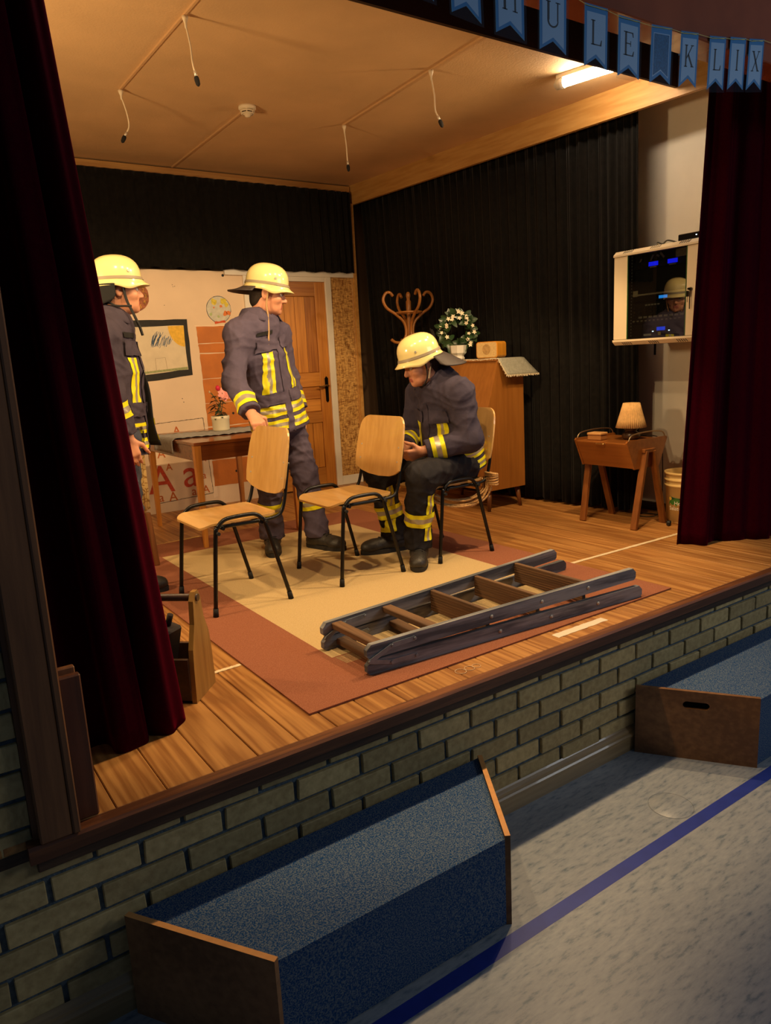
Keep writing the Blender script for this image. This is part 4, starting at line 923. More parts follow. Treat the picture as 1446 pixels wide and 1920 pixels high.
def decal(poly, mat, name, lift):
    n = len(poly); V = curved(poly, lift); V.append(sum(V, Vector())/n + (sum(V, Vector())/n - BC).normalized()*0.004*0); c_ = len(V)-1
    cu = sum(p[0] for p in poly)/n; cv = sum(p[1] for p in poly)/n; V[c_] = curved([(cu, cv)], lift)[0]
    mid = curved([((u+cu)/2, (v+cv)/2) for u, v in poly], lift); V += mid; F = []
    for k in range(n): k2 = (k+1) % n; F += [(k, k2, n+1+k2, n+1+k), (n+1+k, n+1+k2, c_)]
    return MB().add(V, F).build(name, mat, bk)
lab = decal([(.062*math.cos(2*PI*k/28)+.0, .125+.058*math.sin(2*PI*k/28)) for k in range(28)], plain('label_green', (60, 110, 40), .5, noise=.2, nscale=12), 'label', .0012)
decal([(-.055, .165), (.055, .165), (.055, .185), (-.04, .188)], plain('label_dark_green', (28, 66, 30), .5), 'label', .0018)
decal([(-.045+.012*math.cos(2*PI*k/14), .176+.012*math.sin(2*PI*k/14)) for k in range(14)], plain('label_gold', (200, 160, 60), .4), 'label_seal', .0022)
tx_ = MB()
for s_, sz, u0, v0 in (('He', .036, .008, .135), ('Salat-', .038, -.012, .098)):
    V, F = text_mesh(s_, sz, 0.0); tx_.add(curved([(p.x+u0, p.y+v0) for p in V], .003), F)
tx_.build('label_lettering', plain('label_white', (240, 232, 214), .5), bk)
m = MB()
for k in range(5): m.add(curved([(-.035, .03+.009*k), (.05, .03+.009*k), (.05, .033+.009*k), (-.035, .033+.009*k)], .0015), [(0,1,2,3)])
m.build('small_print', plain('print_grey', (150, 120, 80), .7), bk)
# ------------------------------------------------------------------ wall rack cabinet
RK = plain('rack_cream_paint', (222, 204, 172), .45); RKI = plain('rack_inside', (18, 17, 17), .5); SLOT = plain('slot_dark', (30, 28, 26), .8)
rk = root('rack_cabinet', 'cream wall rack cabinet with a glass door full of audio equipment', 'rack cabinet', (4.17, 1.0, 1.21))
ry0_, ry1_, fx = 0.700, 1.300, 3.872
z0_, z1_ = 1.212, 1.800
MB().box(fx+.015, 4.465, ry1_-.012, ry1_, z0_+.03, z1_-.03).box(fx+.015, 4.465, ry0_, ry0_+.012, z0_+.03, z1_-.03).box(4.453, 4.465, ry0_, ry1_, z0_+.03, z1_-.03).build('body', RK, rk)
for zz, s in ((z1_, -1), (z0_, 1)):
    prof = [(fx-.004, zz+s*.034), (fx-.004, zz+s*.022), (fx+.022, zz), (4.465, zz), (4.465, zz+s*.034)]
    c = MB().prism(prof, (0, ry0_-.004, 0), (1,0,0), (0,0,1), (0,1,0), ry1_-ry0_+.008).build('top_cap' if s < 0 else 'bottom_cap', RK, rk)
    for yc in (1.20, 1.0, .80):
        m = MB()
        for k in range(5):
            y = yc - .03 + .015*k; a = Vector((fx+.0005, y, zz+s*.018)); b = Vector((fx+.018, y-.006, zz+s*.0035)); m.bar(a+Vector((-.0015, 0, -s*.0015)), b+Vector((-.0015, 0, -s*.0015)), .003, .002)
        m.build('vent_slots', SLOT, c)
gy0, gy1 = .775, 1.196; gz0, gz1 = z0_+.036, z1_-.036
for a, b in ((ry0_, gy0), (gy1, ry1_)): MB().box(fx, fx+.016, a, b, gz0, gz1, .002).build('door_frame', RK, rk)
def glass():
    m, nt, b = new_mat('tinted_door_glass'); nt.nodes.remove(b); o_ = nt.nodes['Material Output']
    tr = nt.nodes.new('ShaderNodeBsdfTransparent'); tr.inputs[0].default_value = (.55, .57, .55, 1); g = nt.nodes.new('ShaderNodeBsdfGlossy'); g.inputs['Roughness'].default_value = .01
    fr_ = nt.nodes.new('ShaderNodeFresnel'); fr_.inputs[0].default_value = 2.3; mx = nt.nodes.new('ShaderNodeMixShader')
    ge = nt.nodes.new('ShaderNodeNewGeometry'); iv = nt.nodes.new('ShaderNodeMath'); iv.operation = 'SUBTRACT'; iv.inputs[0].default_value = 1.0; nt.links.new(ge.outputs['Backfacing'], iv.inputs[1])
    ml = nt.nodes.new('ShaderNodeMath'); ml.operation = 'MULTIPLY'; nt.links.new(fr_.outputs[0], ml.inputs[0]); nt.links.new(iv.outputs[0], ml.inputs[1])
    nt.links.new(ml.outputs[0], mx.inputs[0]); nt.links.new(tr.outputs[0], mx.inputs[1]); nt.links.new(g.outputs[0], mx.inputs[2]); nt.links.new(mx.outputs[0], o_.inputs[0]); return m
MB().box(fx+.003, fx+.008, gy0, gy1, gz0, gz1).build('glass_pane', glass(), rk)
for y in (gy0, gy1-.004): MB().box(fx-.001, fx+.010, y, y+.004, gz0, gz1).build('glass_edge', plain('green_glass_edge', (40, 84, 38), .3), rk)
kl = MB().tube([(fx, .742, 1.515), (fx-.012, .742, 1.515)], .010, 14).build('lock', plain('lock_chrome', (120, 112, 100), .3, .9), rk)
MB().tube([(fx-.012, .742, 1.515), (fx-.03, .742, 1.515)], .007, 8).box(fx-.022, fx-.016, .744, .762, 1.472, 1.505, .002).box(fx-.016, fx-.013, .738, .743, 1.40, 1.512).box(fx-.020, fx-.018, .752, .755, 1.44, 1.473).build('keys', IRON, kl)
ix = fx+.06
MB().box(fx+.03, fx+.05, gy1-.02, gy1+.02, gz0, gz1).box(fx+.03, fx+.05, gy0-.02, gy0+.02, gz0, gz1).build('mounting_rail', plain('rack_rail', (60, 56, 50), .4, .6), rk)
m = MB()
for k in range(26): m.tube([(fx+.0295, gy1-.012, gz0+.02+.0195*k), (fx+.028, gy1-.012, gz0+.02+.0195*k)], .0035, 6)
m.build('rail_screws', SCREW, rk)
MB().box(fx+.052, 4.44, gy0-.03, gy1+.03, gz0, gz1).build('equipment_back', RKI, rk)
DEV = plain('device_black', (24, 23, 23), .4); LBL = plain('label_tape', (200, 192, 176), .6)
BLU = emit('blue_display', (20, 30, 255), 2.2); CY = emit('cyan_display', (40, 150, 255), 2.0); BL2 = emit('blue_display_low', (20, 70, 255), 1.6); LED = emit('white_led', (220, 240, 255), 5)
def dev(name, a, b): return MB().box(fx+.034, fx+.06, gy0+.004, gy1-.004, a, b, .002).build(name, DEV, rk)
def plate(parent, name, y0, y1, za, zb2, mat, dx=.0325): return MB().box(fx+dx, fx+.036, y0, y1, za, zb2).build(name, mat, parent)
rec = dev('receiver', 1.672, 1.716)
for y in (1.03, .895):
    plate(rec, 'display', y-.034, y+.034, 1.684, 1.709, BLU); plate(rec, 'label_tape', y-.024, y+.024, 1.674, 1.681, LBL)
sh_ = MB().box(fx+.03, fx+.06, gy0+.004, gy1-.004, 1.512, 1.522).build('shelf', RK, rk); plate(sh_, 'bracket', 1.14, 1.175, 1.508, 1.545, RK)
pl_ = dev('media_player', 1.474, 1.510); plate(pl_, 'display', .925, .985, 1.484, 1.502, CY)
mx_ = dev('mixer', 1.345, 1.468)
m = MB()
for r_ in range(3):
    for k in range(9): m.tube([(fx+.034, 1.16-.042*k, 1.44-.022*r_-.005), (fx+.022, 1.16-.042*k, 1.44-.022*r_-.005)], .006, 8)
m.build('knob', plain('knob_grey', (50, 48, 46), .4), mx_)
for k in range(9): plate(mx_, 'label_tape', 1.118-.037*k-.013, 1.118-.037*k+.013, 1.372, 1.384, LBL)
m = MB()
for k in range(12): m.box(fx+.028, fx+.036, 1.165-.03*k-.006, 1.165-.03*k+.006, 1.352, 1.36)
m.build('push_button', plain('button_beige', (170, 160, 140), .5), mx_)
for k in range(5): plate(mx_, 'label_tape', 1.075-.022*k-.008, 1.075-.022*k+.008, 1.447, 1.456, LBL)
am = dev('amplifier', 1.252, 1.336); plate(am, 'display', .935, .995, 1.290, 1.312, BL2)
plate(am, 'led', 1.018, 1.026, 1.284, 1.290, LED, .030); plate(am, 'led', .902, .910, 1.284, 1.290, LED, .030)
plate(am, 'label_tape', 1.035, 1.09, 1.262, 1.274, LBL); plate(am, 'label_tape', .965, .985, 1.262, 1.280, plain('yellow_label', (210, 190, 40), .6))
plate(rk, 'sticker', gy0+.006, gy0+.085, 1.712, 1.758, plain('brown_sticker', (176, 150, 132), .6, noise=.2, nscale=60), .012)
m = MB()
for p, q in (((1.14, 1.695), (1.12, 1.735)), ((1.06, 1.70), (1.035, 1.75)), ((.985, 1.755), (.955, 1.725)), ((1.01, 1.745), (.99, 1.735))): m.bar((fx+.04, p[0], p[1]), (fx+.04, q[0], q[1]), .008, .012)
m.build('cable_tag', plain('tag_grey', (150, 130, 120), .6), rk)
MB().box(4.463, 4.469, 1.398, 1.412, 1.135, 1.30).build('wall_bracket', plain('rack_rail', (60, 56, 50), .4, .6), rk)
rt = root('router_box', 'flat black device lying on the rack cabinet', 'device', (3.97, .80, z1_+.001))
MB().box(3.90, 4.08, .70, .86, z1_+.001, z1_+.038, .004).build('case', plain('gloss_black', (14, 14, 16), .2), rt); MB().box(3.898, 3.901, .735, .741, z1_+.019, z1_+.023).build('led', LED, rt)
tag(MB().tube(smooth_path([(3.95, .90, z1_+.005), (3.93, .95, z1_+.022), (3.94, .99, z1_+.008), (3.93, 1.02, z1_+.02), (3.97, 1.05, z1_+.006), (3.95, 1.09, z1_+.006)], 6), .005, 8).build('cable', plain('black_cord', (18, 16, 15), .6)), 'coiled black cable lying on the rack cabinet', 'cable')
# ------------------------------------------------------------------ ceiling: ducts, microphones, smoke detector, tube lamp
DUCT = plain('cream_duct', (202, 160, 112), .6); MICW = plain('mic_white', (226, 208, 176), .5); FOAM = plain('black_foam', (18, 14, 13), .95)
def duct(label, a, b): tag(MB().bar((a[0], a[1], ZC-.005), (b[0], b[1], ZC-.005), .012, .010).build('cable_duct', DUCT), label, 'cable duct', 'cable ducts on the stage ceiling')
duct('long cable duct on the ceiling joining the two left microphones', (1.262, 2.78), (1.28, 1.02)); duct('long cable duct on the ceiling joining the two right microphones', (2.795, 2.78), (2.70, 1.02)); duct('cable duct on the ceiling from the smoke detector to the back wall', (2.055, 2.80), (2.08, 4.28))
def mic(label, x, y, ztip, bend):
    r = root('hanging_microphone', label, 'microphone', (x, y, ZC-.012), 'choir microphones hanging from the stage ceiling')
    MB().lathe([(.016, 0), (.013, -.012), (.006, -.03), (.005, -.05), (0, -.05)], (x, y, ZC-.012), 14).build('ceiling_mount', MICW, r)
    e = Vector((x+bend[0], y+bend[1], ztip+.055)); p = [Vector((x, y, ZC-.05)), Vector((x+bend[2], y+bend[3], (ZC+ztip)/2+.02)), Vector((x+bend[2]*1.2, y+bend[3]*1.2, ztip+.10)), e]
    MB().tube(smooth_path(p, 6), .0042, 8).build('cable', MICW, r)
    d = (e-p[2]).normalized()
    MB().tube([e-d*.012, e+d*.014], .007, 10).build('capsule', plain('mic_silver', (216, 206, 190), .3, .5), r)
    MB().tube([e+d*.012, e+d*.018, e+d*.03, e+d*.048, e+d*.056], [.008, .0115, .0125, .0105, .004], 12).build('foam_windscreen', FOAM, r)
mic('hanging microphone nearest the left red curtain', 1.262, 2.766, 2.52, (.0, -.005, .02, -.006)); mic('hanging microphone right of the left ceiling duct, nearest the viewer', 1.275, 1.71, 2.515, (.022, -.008, .012, -.004))
mic('hanging microphone farther back above the corner of the curtains', 2.795, 2.766, 2.515, (.01, -.005, .006, -.004)); mic('hanging microphone between the smoke detector and the tube lamp', 2.732, 1.702, 2.505, (.03, -.02, .012, -.008))
sd = root('smoke_detector', 'round white smoke detector on the stage ceiling', 'smoke detector', (2.046, 2.73, ZC))
MB().lathe([(.055, 0), (.056, -.016), (.048, -.022), (.040, -.024)], (2.046, 2.73, ZC), 28).build('base', MICW, sd)
MB().lathe([(.034, -.02), (.034, -.048)], (2.046, 2.73, ZC), 20).build('grille', SLOT, sd)
MB().lathe([(.047, -.028), (.047, -.034), (.036, -.036), (.036, -.030), (.047, -.028)], (2.046, 2.73, ZC), 28).lathe([(0, -.066), (.016, -.063), (.022, -.05), (.042, -.046), (.042, -.042), (0, -.042)], (2.046, 2.73, ZC), 28).build('cap', MICW, sd)
for k in range(6):
    a = 2*PI*k/6; MB().bar((2.046+.044*math.cos(a), 2.73+.044*math.sin(a), ZC-.02), (2.046+.04*math.cos(a), 2.73+.04*math.sin(a), ZC-.046), .006, .004).build('rib', MICW, sd)
tl = root('tube_lamp', 'lit fluorescent tube lamp on the stage ceiling behind the pennants', 'lamp', (3.55, 1.22, ZC))
A_ = Vector((3.50, 1.44, 2.775)); B_ = Vector((3.60, 1.01, 2.775)); D_ = (B_-A_).normalized()
MB().bar(A_+Vector((0,0,.036)), B_+Vector((0,0,.036)), .05, .028, (0,0,1), .004).build('housing', WHITE, tl)
for p, s in ((A_, 1), (B_, -1)): MB().tube([p-D_*.005*s, p+D_*.045*s], .030, 16).tube([p-D_*.02*s, p-D_*.004*s], .014, 12).build('end_cap', WHITE, tl)
MB().tube([A_+D_*.045, B_-D_*.045], .026, 16, False).build('tube', emit('lamp_tube_light', (255, 232, 200), 85.0), tl)
# ------------------------------------------------------------------ pennant banner on the lintel
bn = root('pennant_banner', 'blue laminated pennant banner hung along the lintel', 'banner', (2.4, -0.035, 2.37))
PBL = plain('pennant_light_blue', (166, 202, 238), .35); PDB = plain('pennant_dark_blue', (56, 138, 204), .35); PTX = plain('pennant_letter_black', (24, 32, 44), .5); PGL = plain('pennant_teal', (28, 104, 158), .4, noise=.35, nscale=160)
def lam():
    m, nt, b = new_mat('laminate_film'); nt.nodes.remove(b); o_ = nt.nodes['Material Output']
    tr = nt.nodes.new('ShaderNodeBsdfTransparent'); tr.inputs[0].default_value = (.93, .95, .97, 1); g = nt.nodes.new('ShaderNodeBsdfGlossy'); g.inputs['Roughness'].default_value = .08
    mx = nt.nodes.new('ShaderNodeMixShader'); mx.inputs[0].default_value = .10
    nt.links.new(tr.outputs[0], mx.inputs[1]); nt.links.new(g.outputs[0], mx.inputs[2]); nt.links.new(mx.outputs[0], o_.inputs[0]); return m
LAM = lam()
def strokes(ch):
    """serif capitals as polygons in a 1 x 1 box"""
    R = lambda x0, y0, x1, y1: [(x0, y0), (x1, y0), (x1, y1), (x0, y1)]
    ser = lambda x, y: R(x-.14, y-.02, x+.14, y+.02)
    t = .065
    if ch == 'H': return [R(.2-t, 0, .2+t, 1), R(.8-.045, 0, .8+.045, 1), R(.2, .48, .8, .54), ser(.2, .02), ser(.2, .98), ser(.8, .02), ser(.8, .98)]
    if ch == 'U':
        o_ = [(.2-t, .28), (.2-t, 1), (.2+t, 1), (.2+t, .28)] ; out = [R(.2-t, .28, .2+t, 1), R(.78-.035, .28, .78+.035, 1), ser(.2, .98), ser(.79, .98)]
        N = 10
        for k in range(N):
            a, b = PI+PI*k/N, PI+PI*(k+1)/N; w0 = .10-.045*k/N
            out.append([(.48+.345*math.cos(a), .28+.28*math.sin(a)), (.48+.345*math.cos(b), .28+.28*math.sin(b)), (.48+(.345-w0)*math.cos(b), .28+(.28-.07)*math.sin(b)), (.48+(.345-w0)*math.cos(a), .28+(.28-.07)*math.sin(a))])
        return out
    if ch == 'C':
        out = []; N = 16
        for k in range(N):
            a, b = .7+4.9*k/N, .7+4.9*(k+1)/N; w0 = .06+.09*math.sin(PI*k/N)
            out.append([(.5+.45*math.cos(a), .5+.5*math.sin(a)), (.5+.45*math.cos(b), .5+.5*math.sin(b)), (.5+(.45-w0)*math.cos(b), .5+(.5-.07)*math.sin(b)), (.5+(.45-w0)*math.cos(a), .5+(.5-.07)*math.sin(a))])
        return out
    if ch == 'L': return [R(.28-t, 0, .28+t, 1), R(.28, 0, .88, .045), [(.88, 0), (.92, .24), (.87, .24), (.78, .04)], ser(.28, .02), ser(.28, .98)]
    if ch == 'E': return [R(.25-t, 0, .25+t, 1), R(.25, 0, .84, .045), R(.25, .955, .80, 1), R(.25, .49, .62, .535), [(.84, 0), (.89, .22), (.84, .22), (.75, .04)], [(.80, 1), (.84, .8), (.79, .8), (.72, .96)], R(.60, .40, .64, .63), ser(.22, .02), ser(.22, .98)]
    if ch == 'K': return [R(.22-t, 0, .22+t, 1), [(.26, .42), (.30, .37), (.82, .98), (.74, .98)], [(.36, .54), (.46, .62), (.92, .02), (.76, .02)], ser(.22, .02), ser(.22, .98), ser(.78, .98), ser(.84, .02)]
    if ch == 'I': return [R(.5-t, 0, .5+t, 1), ser(.5, .02), ser(.5, .98)]
    if ch == 'X': return [[(.12, 1), (.28, 1), (.88, 0), (.72, 0)], [(.80, 1), (.86, 1), (.22, 0), (.14, 0)], ser(.2, .98), ser(.82, .98), ser(.18, .02), ser(.82, .02)]
    return []
def pennant(x0, x1, zt0, h, ch, tilt=0.0):
    wd = x1-x0; y = -.036; tl_ = Vector((x0, y, zt0)); ax = Vector((math.cos(tilt), 0, math.sin(tilt))); ay = Vector((math.sin(tilt)*.4, 0, 1)); az = Vector((0, -1, 0))
    P = lambda u, v: (u*wd, v*h)
    pn = MB().prism([P(.07, -.02), P(.93, -.02), P(.93, -.955), P(.50, -.80), P(.07, -.955)], tl_, ax, ay, az, .0008).build('pennant', PDB, bn)
    if ch == '*': MB().prism([P(.16, -.14), P(.84, -.14), P(.84, -.86), P(.50, -.745), P(.16, -.86)], tl_+az*.0008, ax, ay, az, .0004).build('pennant_face', PBL, pn); MB().prism([P(.19, -.155), P(.81, -.155), P(.81, -.83), P(.50, -.72), P(.19, -.83)], tl_+az*.0012, ax, ay, az, .0004).build('pennant_face', PGL, pn)
    else: MB().prism([P(.15, -.13), P(.85, -.13), P(.85, -.88), P(.50, -.745), P(.15, -.88)], tl_+az*.0008, ax, ay, az, .0004).build('pennant_face', PBL, pn)
    if ch not in '*S':
        m = MB()
        for poly in strokes(ch): m.prism([((.24+.52*u)*wd, (-.61+.37*v)*h) for u, v in poly], tl_+az*.0013, ax, ay, az, .0004)
        m.build('letter', PTX, pn)
    MB().add([tl_+ax*(u*wd)+ay*(v*h)+az*.0022 for u, v in ((0, 0), (1, 0), (1, -1.0), (0, -1.0))], [(0,1,2,3)]).build('laminate', LAM, pn)
    MB().tube([tl_+ax*(.2*wd)+ay*(-.055*h)+az*.003, tl_+ax*(.8*wd)+ay*(-.055*h)+az*.003], .0012, 6).build('thread', plain('banner_thread', (196, 190, 120), .7), pn)
PEN = PENNANTS
for (x0, x1, zt0, h, ch, t) in PEN: pennant(x0, x1, zt0, h, ch, t)
pts = []
for (x0, x1, zt0, h, ch, t) in PEN: pts += [(x0+.02, -.040, zt0-.055*h), (x1-.02, -.040, zt0+(x1-x0)*math.sin(t)-.055*h)]
MB().tube([(PEN[0][0]-.2, -.04, PEN[0][2]+.02)] + pts + [(PEN[-1][1]+.5, -.04, PEN[-1][2]+.01)], .0012, 6).build('string', plain('banner_thread', (196, 190, 120), .7), bn)
# ------------------------------------------------------------------ rope bundle under the seated man's chair
ROPE = plain('hemp_rope', (196, 150, 92), .9, noise=.3, nscale=120, bump=.6, bscale=180)
rp = root('rope_coil', 'coil of hemp rope hanging under the seated man on his chair', 'rope', (2.62, 1.45, .30))
for k in range(9):
    d = random.uniform(-.02, .02); s = random.uniform(-.03, .03); dz = random.uniform(-.02, .03)
    MB().tube(smooth_path([(2.80+d, 1.40+s, .46), (2.80+d, 1.39+s, .40), (2.74+d, 1.395+s, .345+dz), (2.64, 1.40+s, .325+dz), (2.52-d, 1.42+s, .34+dz), (2.44+d, 1.46+s, .38+dz), (2.42, 1.50+s, .41)], 6), .0065, 7).build('loop', ROPE, rp)
for k in range(6):
    z = .425+.012*k; MB().tube([(2.825+.028*math.cos(t), 1.365+.045*math.sin(t), z+.006*math.sin(t+k)) for t in [2*PI*i/16 for i in range(16)]], .0075, 7, closed=True).build('wrap', ROPE, rp)
for k in range(7):
    a = random.uniform(0, 6); MB().tube(smooth_path([(2.42, 1.48, .40), (2.41+.02*math.cos(a), 1.47, .35), (2.405+.03*math.cos(a), 1.46+.02*math.sin(a), .28)], 4), .004, 6).build('strand', ROPE, rp)
# ------------------------------------------------------------------ people: bodies grown from signed distance fields
class Field:
    def __init__(self, lo, hi, h):
        self.lo = np.array(lo, np.float32); self.h = h
        self.n = np.ceil((np.array(hi)-np.array(lo))/h).astype(int)+1
        self.F = np.full(self.n, 0.25, np.float32); self.groups = {}
    def sub(self, lo, hi):
        a = np.clip(np.floor((np.array(lo)-self.lo)/self.h).astype(int), 0, self.n-1); b = np.clip(np.ceil((np.array(hi)-self.lo)/self.h).astype(int)+1, 1, self.n)
        sl = tuple(slice(i, j) for i, j in zip(a, b))
        g = [self.lo[k] + self.h*np.arange(a[k], b[k], dtype=np.float32) for k in range(3)]
        return sl, np.stack(np.meshgrid(*g, indexing='ij'), -1)
    def merge(self, sl, d, k, op='add'):
        F = self.F[sl]
        if op == 'add':
            if k > 0:
                h = np.clip(0.5+0.5*(F-d)/k, 0, 1); self.F[sl] = F*(1-h)+d*h - k*h*(1-h)
            else: self.F[sl] = np.minimum(F, d)
        elif op == 'cut':
            if k > 0:
                h = np.clip(0.5-0.5*(F+d)/k, 0, 1); self.F[sl] = F*(1-h)-d*h + k*h*(1-h)
            else: self.F[sl] = np.maximum(F, -d)
    def cone(self, a, b, ra, rb, k=0.02, op='add', scale=None, grp=None):
        """tapered capsule; scale=(axis, s): squash along a direction"""
        a = np.array(a, np.float32); b = np.array(b, np.float32); m = max(ra, rb)*1.6+k+.03
        sl, P = self.sub(np.minimum(a, b)-m, np.maximum(a, b)+m)
        if P.size == 0: return
        d = cone_d(P, a, b, ra, rb, scale); self.merge(sl, d, k, op)
        if grp: self.groups.setdefault(grp, []).append((a, b, ra, rb, scale))
    def ell(self, c, M, r, k=0.02, op='add'):
        """ellipsoid with axes = rows of M"""
        c = np.array(c, np.float32); r = np.array(r, np.float32); m = float(r.max())+k+.02
        sl, P = self.sub(c-m, c+m)
        if P.size == 0: return
        q = (P-c) @ np.array(M, np.float32).T; k0 = np.sqrt(((q/r)**2).sum(-1)); k1 = np.sqrt(((q/(r*r))**2).sum(-1))
        self.merge(sl, k0*(k0-1)/np.maximum(k1, 1e-6), k, op)
    def plane(self, p, n, k=0.0, lo=None, hi=None):
        """remove everything on the n side of the plane (inside an optional box)"""
        n = np.array(n, np.float32); n /= np.linalg.norm(n)
        sl, P = self.sub(self.lo if lo is None else lo, (self.lo+self.n*self.h) if hi is None else hi)
        d = -((P-np.array(p, np.float32)) @ n); self.merge(sl, d, k, 'cut')
    def mesh(self):
        F = self.F; F[0] = F[-1] = .25; F[:, 0] = F[:, -1] = .25; F[:, :, 0] = F[:, :, -1] = .25
        ins = F < 0; n = self.n
        acc = np.zeros(tuple(n-1)+(3,), np.float32); cnt = np.zeros(tuple(n-1), np.float32)
        cs = lambda d: tuple(slice(d[i], n[i]-1+d[i]) for i in range(3))
        corners = [(i, j, k) for i in (0, 1) for j in (0, 1) for k in (0, 1)]
        act = np.zeros(tuple(n-1), bool); s0 = ins[cs((0,0,0))]
        for c in corners[1:]: act |= ins[cs(c)] != s0
        idx = np.argwhere(act); f = {}
        for c in corners: f[c] = F[idx[:, 0]+c[0], idx[:, 1]+c[1], idx[:, 2]+c[2]]
        A = np.zeros((len(idx), 3), np.float32); N = np.zeros(len(idx), np.float32)
        for c in corners:
            for ax in range(3):
                if c[ax]: continue
                e = list(c); e[ax] = 1; e = tuple(e); a, b = f[c], f[e]; m = (a < 0) != (b < 0)
                t = np.where(m, a/np.where(m, a-b, 1), 0); p = np.zeros((len(idx), 3), np.float32); p[:] = c; p[:, ax] += t
                A += p*m[:, None]; N += m
        V = self.lo + self.h*(idx + A/N[:, None])
        lut = np.full(tuple(n-1), -1, np.int64); lut[tuple(idx.T)] = np.arange(len(idx)); Q = []
        for ax in range(3):
            o1, o2 = [(1, 2), (2, 0), (0, 1)][ax]
            sa = [slice(0, None)]*3; sb = [slice(0, None)]*3; sa[ax] = slice(0, -1); sb[ax] = slice(1, None)
            a = ins[tuple(sa)]; b = ins[tuple(sb)]; e = np.argwhere(a != b)
            e = e[(e[:, o1] > 0) & (e[:, o2] > 0) & (e[:, o1] < n[o1]-1) & (e[:, o2] < n[o2]-1)]
            fl = a[tuple(e.T)]
            def at(d1, d2): g = e.copy(); g[:, o1] -= d1; g[:, o2] -= d2; return lut[tuple(g.T)]
            q = np.stack([at(1, 1), at(0, 1), at(0, 0), at(1, 0)], 1); q[~fl] = q[~fl][:, ::-1]; Q.append(q)
        Q = np.concatenate(Q); Q = Q[(Q >= 0).all(1)]
        return V.astype(np.float64), Q
def cone_d(P, a, b, ra, rb, scale=None):
    q = P-a; ba = b-a
    if scale is not None:
        w_ = np.array(scale[0], np.float32); w_ /= np.linalg.norm(w_); s = scale[1]
        q = q + (q @ w_)[..., None]*w_*(1/s-1); ba = ba + (ba @ w_)*w_*(1/s-1)
    L = max(float(ba @ ba), 1e-9); t = np.clip((q @ ba)/L, 0, 1); d = np.sqrt(((q - t[..., None]*ba)**2).sum(-1)) - (ra+(rb-ra)*t)
    return d*(min(1.0, scale[1]) if scale is not None else 1.0)
def vnormals(V, Q):
    fn = np.cross(V[Q[:, 2]]-V[Q[:, 0]], V[Q[:, 3]]-V[Q[:, 1]]); N = np.zeros_like(V)
    for i in range(4): np.add.at(N, Q[:, i], fn)
    return N/np.maximum(np.linalg.norm(N, axis=1), 1e-12)[:, None]
def relax(V, Q, it=2, lam=.5):
    E = np.concatenate([Q[:, [i, (i+1) % 4]] for i in range(4)]); E = np.concatenate([E, E[:, ::-1]])
    cnt = np.bincount(E[:, 0], minlength=len(V)).astype(float)
    for _ in range(it):
        S = np.stack([np.bincount(E[:, 0], V[E[:, 1], k], minlength=len(V)) for k in range(3)], 1); V = V + lam*(S/np.maximum(cnt, 1)[:, None]-V)
    return V
def wrinkle(V, N, amp, seed, freq=26, fold=None):
    rs = np.random.RandomState(seed); d = np.zeros(len(V))
    for k in range(7):
        w_ = rs.normal(size=3); w_ /= np.linalg.norm(w_); w2 = rs.normal(size=3)*10; w3 = rs.normal(size=3)*16; f = freq*rs.uniform(.45, 1.6)
        s = np.sin(V @ w_*f + 1.7*np.sin(V @ w2 + k) + rs.uniform(0, 6)); msk = .5+.5*np.sin(V @ w3 + rs.uniform(0, 6))
        d += (1-np.abs(s))**1.5*msk - .3*msk
    return V + N*(amp*d/2.2)[:, None]
def np_object(name, V, Q, mats, parent, mi=None, smooth=True):
    off = Vector((0,0,0)); p = parent
    while p is not None: off += p.location; p = p.parent
    me = bpy.data.meshes.new(name); me.vertices.add(len(V)); me.vertices.foreach_set('co', (V-np.array(off)).astype(np.float32).ravel())
    me.loops.add(Q.size); me.loops.foreach_set('vertex_index', Q.astype(np.int32).ravel()); me.polygons.add(len(Q))
    me.polygons.foreach_set('loop_start', np.arange(0, Q.size, 4, dtype=np.int32)); me.polygons.foreach_set('loop_total', np.full(len(Q), 4, np.int32))
    for m_ in (mats if isinstance(mats, (list, tuple)) else [mats]): me.materials.append(m_)
    if mi is not None: me.polygons.foreach_set('material_index', mi.astype(np.int32))
    me.polygons.foreach_set('use_smooth', np.full(len(Q), smooth)); me.update(calc_edges=True); me.validate()
    o = bpy.data.objects.new(name, me); COL.objects.link(o); o.parent = parent; return o
SKIN = plain('skin', (214, 150, 116), .5, noise=.06, nscale=30, spec=.4); LIP = plain('lips', (176, 96, 82), .5); HAIRM = plain('short_dark_hair', (44, 32, 24), .8, noise=.3, nscale=120, bump=.5, bscale=400)
NAVY = plain('navy_jacket_cloth', (88, 79, 98), .85, noise=.10, nscale=20, bump=.55, bscale=17, spec=.2); BLKT = plain('black_trouser_cloth', (40, 38, 42), .85, noise=.15, nscale=20, bump=.55, bscale=17, spec=.2)
JEAN = plain('blue_jeans', (62, 66, 80), .9, noise=.2, nscale=60, bump=.2, bscale=400); DKSH = plain('dark_shirt', (58, 60, 56), .9)
YEL = plain('fluorescent_yellow', (236, 226, 20), .5); SIL = plain('reflective_silver', (176, 166, 146), .35, .3)
HELM = plain('luminous_helmet', (232, 214, 148), .22, coat=.5); HBAND = plain('helmet_band', (148, 134, 110), .5); LEATH = plain('neck_leather', (58, 50, 48), .6, noise=.2, nscale=30)
BOOT = plain('black_boot_leather', (46, 42, 38), .5, noise=.25, nscale=40, bump=.2, bscale=120); SOLE = plain('boot_sole', (34, 31, 29), .8); STRAP = plain('black_webbing', (20, 18, 18), .7); STRAPT = plain('tan_leather_strap', (190, 152, 104), .6)
EYEW = plain('eye_white', (220, 210, 196), .2); EYED = plain('eye_dark', (40, 28, 20), .2)
def U(v): v = np.array(v, float); return v/np.linalg.norm(v)
